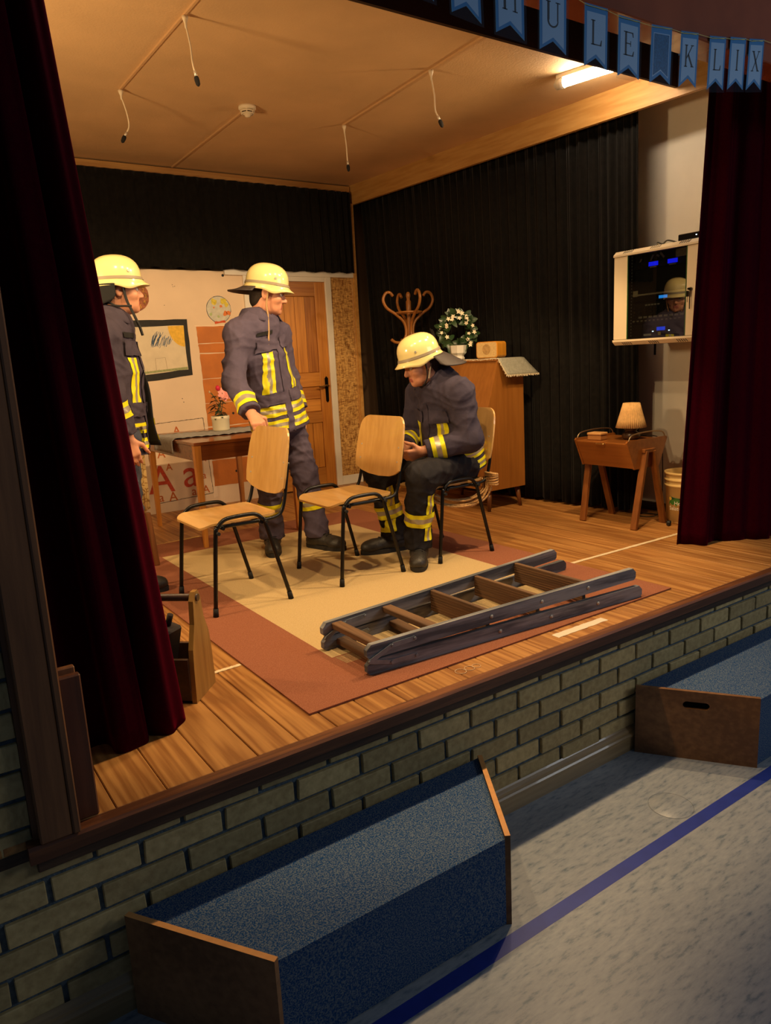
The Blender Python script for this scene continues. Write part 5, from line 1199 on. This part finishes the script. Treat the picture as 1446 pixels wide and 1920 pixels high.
def frame(fwd, pitch=0.0, roll=0.0):
    """forward, left, up for a heading with a downward pitch"""
    f = U([fwd[0], fwd[1], 0]); l = np.array([-f[1], f[0], 0]); u = np.array([0, 0, 1.0])
    f2 = f*math.cos(pitch) - u*math.sin(pitch); u2 = f*math.sin(pitch) + u*math.cos(pitch)
    l2 = l*math.cos(roll) + u2*math.sin(roll); u3 = -l*math.sin(roll) + u2*math.cos(roll)
    return f2, l2, u3
def head_field(fd, c, fr):
    f, l, u = fr; M = np.array([f, l, u]); p = lambda a, b, z: np.array(c)+f*a+l*b+u*z
    fd.ell(p(-.008, 0, .025), M, (.100, .077, .098), .015)
    fd.ell(p(.022, 0, -.045), M, (.072, .064, .080), .03)
    fd.ell(p(.048, 0, -.085), M, (.042, .046, .034), .025)          # jaw and chin
    fd.ell(p(.075, 0, -.103), M, (.018, .020, .016), .015)
    fd.cone(p(.088, 0, .006), p(.110, 0, -.036), .009, .013, .012)  # nose
    for s in (-1, 1):
        fd.ell(p(.098, s*.011, -.040), M, (.012, .009, .008), .008)
        fd.ell(p(.072, s*.036, .018), M, (.020, .026, .011), .012)  # brow
        fd.ell(p(.058, s*.045, -.032), M, (.030, .022, .024), .02)  # cheek
        fd.ell(p(.094, s*.033, -.004), M, (.012, .016, .010), .008, 'cut')
        fd.ell(p(-.006, s*.079, -.012), M, (.021, .009, .033), .006)  # ear
        fd.ell(p(.000, s*.088, -.010), M, (.010, .006, .018), .004, 'cut')
    fd.cone(p(.088, -.018, -.068), p(.088, .018, -.068), .0065, .0065, .006)
    fd.cone(p(.086, -.016, -.079), p(.086, .016, -.079), .0075, .0075, .005)
    fd.cone(p(.098, -.019, -.0735), p(.098, .019, -.0735), .0022, .0022, .003, 'cut')
def hand_field(fd, W, d, n, t, curl, spread=.0, thumb=.5):
    """wrist, direction to the knuckles, palm normal, thumb side; curl = bend at the three joints"""
    W = np.array(W, float); d = U(d); n = U(n - d*np.dot(n, d)); t = U(t - d*np.dot(t, d) - n*np.dot(t, n))
    fd.cone(W-d*.03, W+d*.02, .027, .024, .02, scale=(n, .75))
    for i, (off, L) in enumerate(((.030, .074), (.010, .082), (-.010, .076), (-.029, .060))):
        b0 = W + d*.020 + t*off*.55; b = W + d*(.090-.006*abs(i-1)) + t*off
        fd.cone(b0, b, .0155, .0125, .012)
        dirv = U(d + t*off*spread*6); p = b; ang = 0
        for j, (fr_, r0, r1) in enumerate(((.46, .0098, .0090), (.30, .0090, .0082), (.24, .0082, .0068))):
            ang += curl[j]; v = dirv*math.cos(ang) + n*math.sin(ang); q = p + v*(L*fr_); fd.cone(p, q, r0, r1, .004); p = q
    p = W + d*.022 + t*.022 + n*.004; v = U(d*.55 + t*.75 + n*.25); q = p + v*.045; fd.cone(p, q, .0155, .0125, .012)
    v = U(d*(1-.5*thumb) + t*(.55-.6*thumb) + n*thumb); q2 = q + v*.034; fd.cone(q, q2, .0115, .0100, .006); v = U(v + n*.35); fd.cone(q2, q2 + v*.026, .0100, .0078, .004)
def helmet(parent, c, fr, flap, strap, text=None):
    """c = head centre; dome with front peak, dropped sides and flared neck"""
    f, l, u = [Vector(v) for v in fr]; C = Vector(c) + u*.060 - f*.006
    hm = MB(); NA, NS = 72, 14
    def rim(a):
        ca = math.cos(a); front = max(0, ca)**3; back = max(0, -ca)**1.5; sd_ = math.exp(-((abs(math.atan2(math.sin(a), ca))-1.12)/.42)**2)
        drop = .046 - .004*front + .020*sd_ + .006*back; flare = .005 + .034*front**1.5 + .018*back + .002*sd_
        return drop, flare
    def R(a): ca, sa = math.cos(a), math.sin(a); return 1/math.sqrt((ca/.128)**2 + (sa/.108)**2)
    rows = []
    for s in range(NS+1):
        t = s/NS; ring = []
        for k in range(NA):
            a = 2*PI*k/NA
            if t <= .70:
                w_ = t/.70*PI/2; r = R(a)*math.sin(w_)**.80; z = .112*math.cos(w_)**.86 if w_ < PI/2-1e-6 else 0
            else:
                q = (t-.70)/.30; dr, fl_ = rim(a); r = R(a) + fl_*q**2.0; z = -dr*q
            ring.append(C + f*(r*math.cos(a)) + l*(r*math.sin(a)) + u*(z+.0))
        rows.append(ring)
    V = [rows[0][0]] + [p for ring in rows[1:] for p in ring]; F = []
    for k in range(NA):
        k2 = (k+1) % NA; F.append((0, 1+k, 1+k2))
        for s in range(NS-1): F.append((1+s*NA+k, 1+(s+1)*NA+k, 1+(s+1)*NA+k2, 1+s*NA+k2))
    hm.add(V, F, True); H = hm.build('helmet', HELM, parent); solidify(H, .004, -1.0)
    m = MB(); V = []; F = []
    for k in range(NA):
        a = 2*PI*k/NA; dr, fl_ = rim(a)
        for q, zz in ((.06, 0), (.42, 0)): V.append(C + f*((R(a)+fl_*q*q+.0025)*math.cos(a)) + l*((R(a)+fl_*q*q+.0025)*math.sin(a)) - u*(dr*0 + (.002 if q < .2 else .0165)))
    for k in range(NA): k2 = (k+1) % NA; F.append((2*k, 2*k+1, 2*k2+1, 2*k2))
    m.add(V, F, True).build('helmet_band', HBAND, H)
    for sg in (-1, 1):
        a = sg*1.05; p = C + f*(R(a)*math.cos(a)*.985) + l*(R(a)*math.sin(a)*.985) + u*.022; nn = (f*math.cos(a)+l*math.sin(a)).normalized(); MB().tube([p, p+nn*.006], .006, 10).build('rivet', SCREW, H)
    # neck flap
    a0, a1, drop, out, lift = flap; m = MB()
    def fl(uu, v):
        a = a0+(a1-a0)*uu; dr, f_ = rim(a); r = R(a)+f_*.7; e = math.sin(PI*uu)**.5
        rr = r + out*v*(.35+.65*e) ; zz = -dr*.8 - drop*v*(.5+.5*e) + lift*v*v*e; return C + f*(rr*math.cos(a)) + l*(rr*math.sin(a)) + u*zz
    m.grid(fl, 30, 8); o = m.build('neck_flap', LEATH, H); solidify(o, .005)
    for pts, wd, mt in strap:
        m = MB(); pp = smooth_path([C + f*a + l*b + u*z for a, b, z in pts], 5); m.tube(pp, wd, 6); m.build('chin_strap', mt, H)
    return H, C
def boot(parent, ankle, d, zg=0.0075):
    """ankle joint above the heel, toe direction d; sole on zg"""
    A = np.array(ankle, float); d = U([d[0], d[1], 0]); l = np.array([-d[1], d[0], 0]); fd = Field(A-np.array([.33, .33, .2]), A+np.array([.33, .33, .22]), .006); M = np.array([d, l, [0, 0, 1]])
    g = np.array([A[0], A[1], zg])
    fd.cone(A+np.array([0, 0, .10])-d*.01, g-d*.01+np.array([0, 0, .07]), .062, .052, .03); fd.ell(g-d*.035+[0, 0, .045], M, (.055, .043, .048), .03)
    fd.cone(g+d*.02+[0, 0, .06], g+d*.125+[0, 0, .045], .050, .046, .03); fd.ell(g+d*.165+[0, 0, .042], M, (.062, .052, .044), .03); fd.plane(g+[0, 0, .02], (0, 0, -1)); fd.plane(A+[0, 0, .13], (0, 0, 1))
    V, Q = fd.mesh(); V = relax(V, Q, 2); V = wrinkle(V, vnormals(V, Q), .0014, 5, 60); b = np_object('boot', V, Q, BOOT, parent)
    m = MB(); out = []
    for k in range(28):
        a = 2*PI*k/28; ca, sa = math.cos(a), math.sin(a); x = (.175 if ca > 0 else .040) + .058*ca if abs(ca) > 1e-9 else .06; x = .068 + .160*ca; y = (.054 - .008*(ca < 0))*(abs(sa)**.72)*(1 if sa > 0 else -1); out.append((x, y))
    m.prism(out, g+np.array([0, 0, 0]), d, l, (0, 0, 1), .026); m.build('sole', SOLE, b)
    m = MB()
    for k in range(4): p = g+d*(.055+.022*k)+[0, 0, .108-.008*k]; m.tube([Vector(p-l*.028), Vector(p+[0, 0, .006]), Vector(p+l*.028)], .003, 5)
    m.build('laces', STRAP, b); return b
def band(cloth, name, keep, planes, strips, lift=.003, fold=None):
    """sewn-on tape: the cloth surface between planes; strips = (point, normal, [offsets], [materials])"""
    me = cloth.data; off = Vector((0,0,0)); p = cloth
    while p is not None: off += p.location; p = p.parent
    bm = bmesh.new(); bm.from_mesh(me); bm.faces.ensure_lookup_table()
    kill = [f for f in bm.faces if not keep[f.index]]; bmesh.ops.delete(bm, geom=kill, context='FACES')
    for co, no in planes:
        g = list(bm.verts)+list(bm.edges)+list(bm.faces); bmesh.ops.bisect_plane(bm, geom=g, plane_co=Vector(co)-off, plane_no=Vector(no), clear_outer=True)
    sp, sn, offs, mats = strips; sn = Vector(sn).normalized(); sp = Vector(sp)-off
    for t in offs:
        g = list(bm.verts)+list(bm.edges)+list(bm.faces); bmesh.ops.bisect_plane(bm, geom=g, plane_co=sp+sn*t, plane_no=sn)
    if not bm.faces: bm.free(); return None
    bm.normal_update(); nm = [v.normal.copy() for v in bm.verts]
    for v, n in zip(bm.verts, nm): v.co += n*lift
    for f in bm.faces:
        s = (f.calc_center_median()-sp).dot(sn); f.material_index = sum(1 for t in offs if s > t); f.smooth = True
    m2 = bpy.data.meshes.new(name); bm.to_mesh(m2); bm.free()
    for m_ in mats: m2.materials.append(m_)
    o = bpy.data.objects.new(name, m2); COL.objects.link(o); o.parent = cloth; return o
def near_group(V, groups, names):
    D = []
    for g in names:
        d = np.full(len(V), 9.0)
        for a, b, ra, rb, sc in groups.get(g, []): d = np.minimum(d, cone_d(V, a, b, ra, rb, sc))
        D.append(d)
    return np.argmin(np.array(D), 0)
YSY = [YEL, SIL, YEL]
def person(label, J, fwd, hfr, cloth, boots, hands, hel, hemz, seed, seated=False, legmat=None, bulk=1.0, hair=True, brd=None, chest_y=True):
    """J: joints in world metres"""
    Jn = {k: np.array(v, float) for k, v in J.items()}; f, l, u = frame(fwd); allp = np.array(list(Jn.values()))
    base = (float(Jn['hip'][0]), float(Jn['hip'][1]), 0.0075 if not seated else 0.46)
    r = root('person', label, 'person', base)
    lo = allp.min(0)-.20; hi = allp.max(0)+.24; lo[2] = max(lo[2], -.0)
    # --- skin body: head, neck, trunk, limbs, hands, one surface
    fd = Field(lo, hi, .0052)
    up = U(Jn['neck']-Jn['hip']); side = U(Jn['shL']-Jn['shR']); fr_t = U(np.cross(side, up))
    fd.cone(Jn['hip'], Jn['chest'], .105, .115, .04, scale=(fr_t, .75)); fd.cone(Jn['chest'], Jn['chest']*.35+Jn['neck']*.65, .12, .085, .05, scale=(fr_t, .75))
    fd.cone(Jn['chest']*.2+Jn['neck']*.8, Jn['head']-hfr[2]*.055-hfr[0]*.02, .062, .058, .03)
    for s in 'LR':
        fd.cone(Jn['chest']*.25+Jn['neck']*.75, Jn['sh'+s], .05, .05, .04); fd.cone(Jn['sh'+s], Jn['el'+s], .050, .040, .03); fd.cone(Jn['el'+s], Jn['wr'+s], .040, .026, .02)
        fd.cone(Jn['hip'], Jn['hp'+s], .09, .085, .05); fd.cone(Jn['hp'+s], Jn['kn'+s], .075, .052, .03); fd.cone(Jn['kn'+s], Jn['an'+s], .050, .036, .02); fd.cone(Jn['an'+s], Jn['an'+s]-[0, 0, .03], .036, .034, .02)
        if s in hands: hand_field(fd, Jn['wr'+s], *hands[s])
    head_field(fd, Jn['head'], hfr)
    V, Q = fd.mesh(); V = relax(V, Q, 1, .4); cen = V[Q].mean(1); q = cen-Jn['head']; hq = np.stack([q @ hfr[0], q @ hfr[1], q @ hfr[2]], 1)
    lip = (hq[:, 0] > .078) & (np.abs(hq[:, 1]) < .024) & (hq[:, 2] < -.060) & (hq[:, 2] > -.086)
    body = np_object('body', V, Q, [SKIN, LIP], r, lip)
    hf, hl, hu = hfr
    for s in (-1, 1):
        c = Vector(Jn['head']+hf*.0815+hl*s*.033-hu*.004); m = MB(); bm = bmesh.new(); bmesh.ops.create_uvsphere(bm, u_segments=12, v_segments=8, radius=.0125); m.bm(bm, Matrix.Translation(c), True)
        bm = bmesh.new(); bmesh.ops.create_uvsphere(bm, u_segments=10, v_segments=6, radius=.0058); m.mat(1).bm(bm, Matrix.Translation(c+Vector(hf)*.0080), True); m.build('eye', [EYEW, EYED], body)
    # short hair under the helmet
    fd = Field(Jn['head']-.2, Jn['head']+.2, .006); M = np.array(hfr); fd.ell(Jn['head']+hf*-.012+hu*.022, M, (.102, .080, .098), 0); fd.ell(Jn['head']+hf*-.055-hu*.045, M, (.048, .058, .055), .02)
    fd.plane(Jn['head']+hf*.045, hf); fd.ell(Jn['head']+hf*.05-hu*.07, M, (.085, .12, .085), .005, 'cut'); Vh, Qh = fd.mesh(); np_object('hair', relax(Vh, Qh, 1), Qh, HAIRM, r)
    fs = Field(Jn['neck']-.25, Jn['neck']+.15, .007); fs.cone(Jn['chest']*.4+Jn['neck']*.6, Jn['neck']-up*.02, .105, .075, .03, scale=(fr_t, .85)); Vs, Qs = fs.mesh(); np_object('shirt', Vs, Qs, DKSH, r)
    # --- trousers
    fd = Field(lo, hi, .008); tb_ = bulk
    fd.cone(Jn['hip']+up*.08, Jn['hip'], .118*tb_, .126*tb_, .03, scale=(fr_t, .82))
    for s in 'LR':
        fd.cone(Jn['hip'], Jn['hp'+s], .10*tb_, .098*tb_, .05); fd.cone(Jn['hp'+s], Jn['kn'+s], .103*tb_, .083*tb_, .03, grp='thigh'+s); fd.cone(Jn['kn'+s], Jn['an'+s]+[0, 0, .06], .081*tb_, .074*tb_, .03, grp='shin'+s); fd.cone(Jn['an'+s]+[0, 0, .06], Jn['an'+s], .076*tb_, .080*tb_, .02, grp='shin'+s)
        a = Jn['an'+s]-[0, 0, .015]; fd.plane(a, (0, 0, -1), 0, a-[.12, .12, .15], a+[.12, .12, .05])
    Vt, Qt = fd.mesh(); Vt = relax(Vt, Qt, 2); N = vnormals(Vt, Qt); Vt = wrinkle(Vt, N, .014, seed+3, 34); tr = np_object('trousers', Vt, Qt, legmat, r)
    gt = near_group(Vt[Qt].mean(1), fd.groups, ['thighL', 'shinL', 'thighR', 'shinR'])
    if cloth.get('leg_band') is not None:
        zc, vert = cloth['leg_band']
        for s, gi in (('L', (0, 1)), ('R', (2, 3))):
            k_, a_ = Jn['kn'+s], Jn['an'+s]; d = U(k_-a_); p = a_+d*zc; kp = np.isin(gt, gi)
            band(tr, 'reflective_band', kp, [(p-d*.040, -d), (p+d*.040, d)], (p, d, [-.014, .014], YSY))
            if vert:
                n2 = U(np.cross(d, fr_t)); 
                for q0, q1 in ((-.12, -.042), (.042, .16)):
                    band(tr, 'reflective_band', kp, [(p+d*q0, -d), (p+d*q1, d), (k_+vert[s], -U(vert['w'])), (k_+vert[s]+U(vert['w'])*.05, U(vert['w'])), (k_, -U(vert['n']))], (k_+vert[s], U(vert['w']), [.017, .033], YSY), .0045)
    # --- jacket
    fd = Field(lo, hi, .0075); B = bulk; T = cloth.get('torso', (.212, .166))
    hem = Jn['hip'] + up*cloth['hem']
    fd.cone(hem, Jn['chest'], T[0]*B, T[1]*B, .04, scale=(fr_t, .80), grp='torso'); fd.cone(Jn['chest'], Jn['chest']*.35+Jn['neck']*.65, T[1]*B, .115*B, .05, scale=(fr_t, .78), grp='torso')
    if seated: fd.ell(Jn['chest']*.45+Jn['hip']*.55+fr_t*.05, np.array([fr_t, side, up]), (.14, .15, .14), .06)
    for s in 'LR':
        fd.cone(Jn['chest']*.15+Jn['neck']*.85, Jn['sh'+s], .088*B, .068*B, .09, grp='torso'); fd.cone(Jn['sh'+s], Jn['el'+s], .068*B, .067*B, .08, grp='arm'+s); fd.cone(Jn['el'+s], Jn['wr'+s], .068*B, .060*B, .03, grp='fore'+s)
        d = U(Jn['wr'+s]-Jn['el'+s]); w_ = Jn['wr'+s]-d*.015; fd.plane(w_, d, 0, w_-.10, w_+.10)
    # collar
    nk = Jn['neck']; cu = U(up*.8+hfr[2]*.2); ca = nk+cu*.005-fr_t*.008
    fd.cone(ca-cu*.03, ca+cu*.012, .088, .080, .03); 
    V2 = ca+fr_t*.085-cu*.03; fd.cone(ca+fr_t*.04+cu*.10, V2, .040, .030, .01, 'cut'); fd.cone(ca-cu*.01, ca+cu*.12, .066, .070, .008, 'cut')
    lo2 = hem-.5; hi2 = hem+.5
    if not seated: fd.plane(hem-up*.005, -up, 0, np.minimum(hem-.3, lo2), np.array([hem[0]+.3, hem[1]+.3, hem[2]+.05])) if False else None
    V, Q = fd.mesh(); V = relax(V, Q, 2); N = vnormals(V, Q); V = wrinkle(V, N, .014, seed, 30); cen = V[Q].mean(1)
    g = near_group(cen, fd.groups, ['torso', 'armL', 'foreL', 'armR', 'foreR'])
    # straight hem on the torso part
    tor = g == 0; keepf = ~(tor & (((cen-hem) @ up) < -.02)); 
    vt = np.zeros(len(V), bool); vt[Q[tor].ravel()] = True; hgt = (V-hem) @ up; V[vt] += np.outer(np.maximum(0, -.012-hgt[vt]), up)
    jk = np_object('jacket', V, Q, cloth['mat'], r)
    cm = MB()
    def col(uu, v):
        th = -2.55+5.1*uu; e = abs(th)/2.55; d = -fr_t*math.cos(th)+side*math.sin(th)
        k_ = [(.074, -.015), (.072, .045), (.080, .056), (.098+.02*e**3, .030), (.116+.035*e**4, -.004-.028*e**4)]; s_ = v*4; i = min(int(s_), 3); t = s_-i
        rr = k_[i][0]*(1-t)+k_[i+1][0]*t; zz = k_[i][1]*(1-t)+k_[i+1][1]*t
        return Vector(ca + d*rr*(1.0+.0*e) + cu*zz - fr_t*.004)
    cm.grid(col, 40, 12); o = cm.build('collar', cloth['mat'], jk); solidify(o, .005)
    if cloth.get('patch'):
        z_, hh, mt_ = cloth['patch']; p = Jn['chest']-side*.095
        band(jk, 'name_patch', tor & (((cen-Jn['chest']) @ fr_t) > 0.02), [(hem+up*z_, -up), (hem+up*(z_+hh), up), (p-side*.06, -side), (p+side*.055, side)], (p, side, [], [mt_]), .006)
    if cloth.get('hem_bands'):
        for (b0, b1) in cloth['hem_bands']:
            w_ = (b1-b0)/3.0; p = hem+up*b0
            band(jk, 'reflective_band', tor, [(p, -up), (hem+up*b1, up)], (p, up, [w_, 2*w_], YSY))
    if cloth.get('cuff'):
        for s, gi in (('L', (1, 2)), ('R', (3, 4))):
            e, w0 = Jn['el'+s], Jn['wr'+s]; d = U(w0-e); p = w0-d*cloth['cuff']; kp = np.isin(g, gi) & (((cen-e) @ d) > 0)
            band(jk, 'reflective_band', kp, [(p-d*.045, -d), (p+d*.035, d)], (p, d, [-.020, .010], YSY))
    for sg in (-1, 1):                                       # upright chest bands, pocket flaps
        if cloth.get('chest'):
            c0, c1, off, wd = cloth['chest']; p = Jn['chest']+side*(sg*off); kp = tor & (((cen-Jn['chest']) @ fr_t) > 0.02)
            band(jk, 'reflective_band', kp, [(hem+up*c0, -up), (hem+up*c1, up), (p-side*wd/2, -side), (p+side*wd/2, side)], (p-side*wd/2, side, [wd*.36, wd*.64], YSY))
            for z_, hh in cloth.get('flaps', ()):
                band(jk, 'pocket_flap', kp, [(hem+up*z_, -up), (hem+up*(z_+hh), up), (p-side*.075, -side), (p+side*.075, side)], (p, side, [], [cloth['mat']]), .011)
    z0 = hem+up*(-.02); band(jk, 'zip_placket', tor & (((cen-Jn['chest']) @ fr_t) > 0.02), [(Jn['chest']-side*.022, -side), (Jn['chest']+side*.022, side), (Jn['chest']+up*cloth.get('open', .10), up)], (Jn['chest'], side, [], [cloth['mat']]), .006)
    for s, bd in boots.items(): boot(r, Jn['an'+s], bd)
    H, C = helmet(r, Jn['head'], hfr, *hel)
    return r, jk, Jn, (f, l, u, up, side, fr_t)
# ------------------------------------------------------------------ the standing man gripping the chair
hf2 = frame((.86, -.51), .17)
J2 = dict(hip=(1.875, 2.285, .90), chest=(1.790, 2.275, 1.24), neck=(1.785, 2.265, 1.475), head=(1.838, 2.225, 1.622),
          shR=(1.610, 2.185, 1.385), elR=(1.515, 2.085, 1.125), wrR=(1.513, 1.875, .935), shL=(1.965, 2.375, 1.385), elL=(2.035, 2.42, 1.12), wrL=(2.055, 2.335, .895),
          hpR=(1.800, 2.245, .86), hpL=(1.955, 2.32, .86), knR=(1.780, 2.285, .49), anR=(1.812, 2.385, .10), knL=(2.02, 2.25, .48), anL=(2.055, 2.215, .10))
n2 = np.array
F2 = (.5, -.866)
strap2 = [([(.02, -.090, -.055), (.015, -.085, -.13), (.03, -.080, -.20), (.045, -.105, -.30), (.05, -.11, -.40)], .0055, STRAPT), ([(.02, .090, -.05), (.05, .075, -.13), (.06, .06, -.20), (.055, .055, -.28)], .0045, STRAPT)]
p2 = person('man in navy fire jacket and pale helmet standing with one hand on a chair back', J2, F2, hf2,
    dict(mat=NAVY, hem=-.085, hem_bands=[(.012, .072), (.095, .160)], cuff=.075, chest=(.235, .475, .095, .062), flaps=[(.48, .075), (.165, .07)], leg_band=(.21, None), open=.09, patch=(.575, .022, STRAP)),
    {'R': (-.42, -.9), 'L': (.36, -.93)}, {'R': (n2([.05, -.75, -.55]), n2([.15, -.5, -.9]), n2([.95, .1, .0]), (.75, .9, .6), .0, .9), 'L': (n2([0, -.3, -1]), n2([-.9, -.3, 0]), n2([.3, -.9, 0]), (.35, .4, .3), .0, .3)},
    ((2.05, 4.23, .055, .085, .02), strap2), .83, 21, False, NAVY, 1.0)
# ------------------------------------------------------------------ the man sitting on the third chair
hf3 = frame((-.95, .24), .30)
J3 = dict(hip=(2.735, 1.585, .565), chest=(2.655, 1.575, .87), neck=(2.585, 1.57, 1.065), head=(2.468, 1.562, 1.166),
          shL=(2.600, 1.375, .985), elL=(2.630, 1.315, .715), wrL=(2.395, 1.475, .660), shR=(2.610, 1.770, .985), elR=(2.575, 1.845, .72), wrR=(2.405, 1.665, .668),
          hpL=(2.70, 1.485, .545), hpR=(2.70, 1.685, .545), knL=(2.300, 1.385, .535), anL=(2.318, 1.455, .11), knR=(2.290, 1.815, .525), anR=(2.375, 1.785, .10))
strap3 = [([(.015, .088, -.06), (.02, .082, -.12), (.035, .06, -.165), (.05, .03, -.185)], .0045, STRAP), ([(-.02, .085, -.07), (.01, .083, -.13), (.02, .082, -.15)], .005, plain('grey_webbing', (150, 136, 116), .7))]
p3 = person('man in navy fire jacket and black trousers sitting on a chair with hands clasped', J3, (-1, -.05), hf3,
    dict(mat=plain('dark_navy_cloth', (64, 58, 74), .85, noise=.1, nscale=20, bump=.55, bscale=17, spec=.2), hem=-.035, hem_bands=[(.0, .050), (.072, .122)], cuff=.085, chest=(.155, .33, .105, .06), flaps=[(.335, .075)], leg_band=(.175, dict(L=n2([.00, -.02, 0]), R=n2([0, -.02, 0]), w=n2([1.0, .0, 0]), n=n2([0, -1, 0]))), torso=(.200, .172), open=.10),
    {'L': (-.62, -.78), 'R': (-.90, .25)}, {'L': (n2([-.8, .45, -.25]), n2([-.2, .6, .1]), n2([-.3, -.1, .95]), (.5, .7, .5), .0, .5), 'R': (n2([-.85, -.40, -.25]), n2([-.1, -.8, .1]), n2([-.3, .1, .95]), (.5, .7, .5), .0, .5)},
    ((1.9, 4.38, .105, .115, .0), strap3), .5, 31, True, BLKT, 1.04)
# ------------------------------------------------------------------ the man half hidden by the left curtain
hf1 = frame((.985, -.17), -.02)
J1 = dict(hip=(.835, 2.115, .89), chest=(.855, 2.11, 1.23), neck=(.865, 2.105, 1.47), head=(.928, 2.095, 1.618),
          shR=(.775, 1.935, 1.385), elR=(.765, 1.90, 1.10), wrR=(.835, 1.905, .865), shL=(.935, 2.295, 1.385), elL=(.90, 2.345, 1.10), wrL=(.885, 2.31, .86),
          hpR=(.825, 2.04, .86), hpL=(.850, 2.19, .86), knR=(.815, 2.03, .48), anR=(.765, 2.06, .10), knL=(.76, 2.20, .48), anL=(.70, 2.24, .10))
strap1 = [([(.022, -.092, -.06), (.03, -.086, -.12), (.055, -.082, -.19), (.075, -.085, -.25), (.085, -.09, -.30)], .007, STRAP), ([(-.08, -.075, -.11), (-.03, -.085, -.145), (.03, -.088, -.15), (.05, -.083, -.15)], .0055, STRAP)]
p1 = person('man in navy fire jacket and helmet with black chin strap at the left curtain', J1, (.90, -.43), hf1,
    dict(mat=plain('slate_navy_cloth', (70, 62, 74), .85, noise=.1, nscale=20, bump=.55, bscale=17, spec=.2), torso=(.205, .172), hem=-.105, hem_bands=[(.02, .075), (.10, .155)], cuff=.14, chest=(.255, .49, .095, .062), flaps=[(.50, .075), (.19, .07)], leg_band=None, open=.06, patch=(.59, .026, STRAP)),
    {'R': (.95, -.3), 'L': (.98, -.1)}, {'R': (n2([.15, -.05, -1]), n2([.35, .9, 0]), n2([.9, -.35, 0]), (.35, .45, .35), .0, .3), 'L': (n2([.15, .05, -1]), n2([.35, -.9, 0]), n2([.9, .35, 0]), (.35, .45, .35), .0, .3)},
    ((1.75, 4.53, .11, .0, .0), strap1), .8, 41, False, JEAN, 1.0)

def flapf(u, v):
    a = Vector((.995, 2.085, 1.24)).lerp(Vector((1.065, 2.10, .795)), v); b = Vector((.93, 2.19, 1.24)).lerp(Vector((.985, 2.22, .80)), v); p = a.lerp(b, u); p.x += .012*math.sin(6*v)*(1-u); return p
BLKL = plain('black_lining', (22, 20, 20), .8)
of = MB().grid(flapf, 8, 16).build('open_front', BLKL, p1[0]); solidify(of, .006)
for a_, b_ in ((.66, .74), (.86, .93)):
    o = MB().grid(lambda u, v: flapf(u*.35, a_+(b_-a_)*v)+Vector((.004, -.006, 0)), 4, 4).build('reflective_band', YEL, of)

for h in p1[0].children:
    if h.name.startswith('helmet'):
        for c in h.children:
            if c.name.startswith('neck_flap'): c.data.materials[0] = plain('black_neck_cloth', (18, 17, 17), .9)
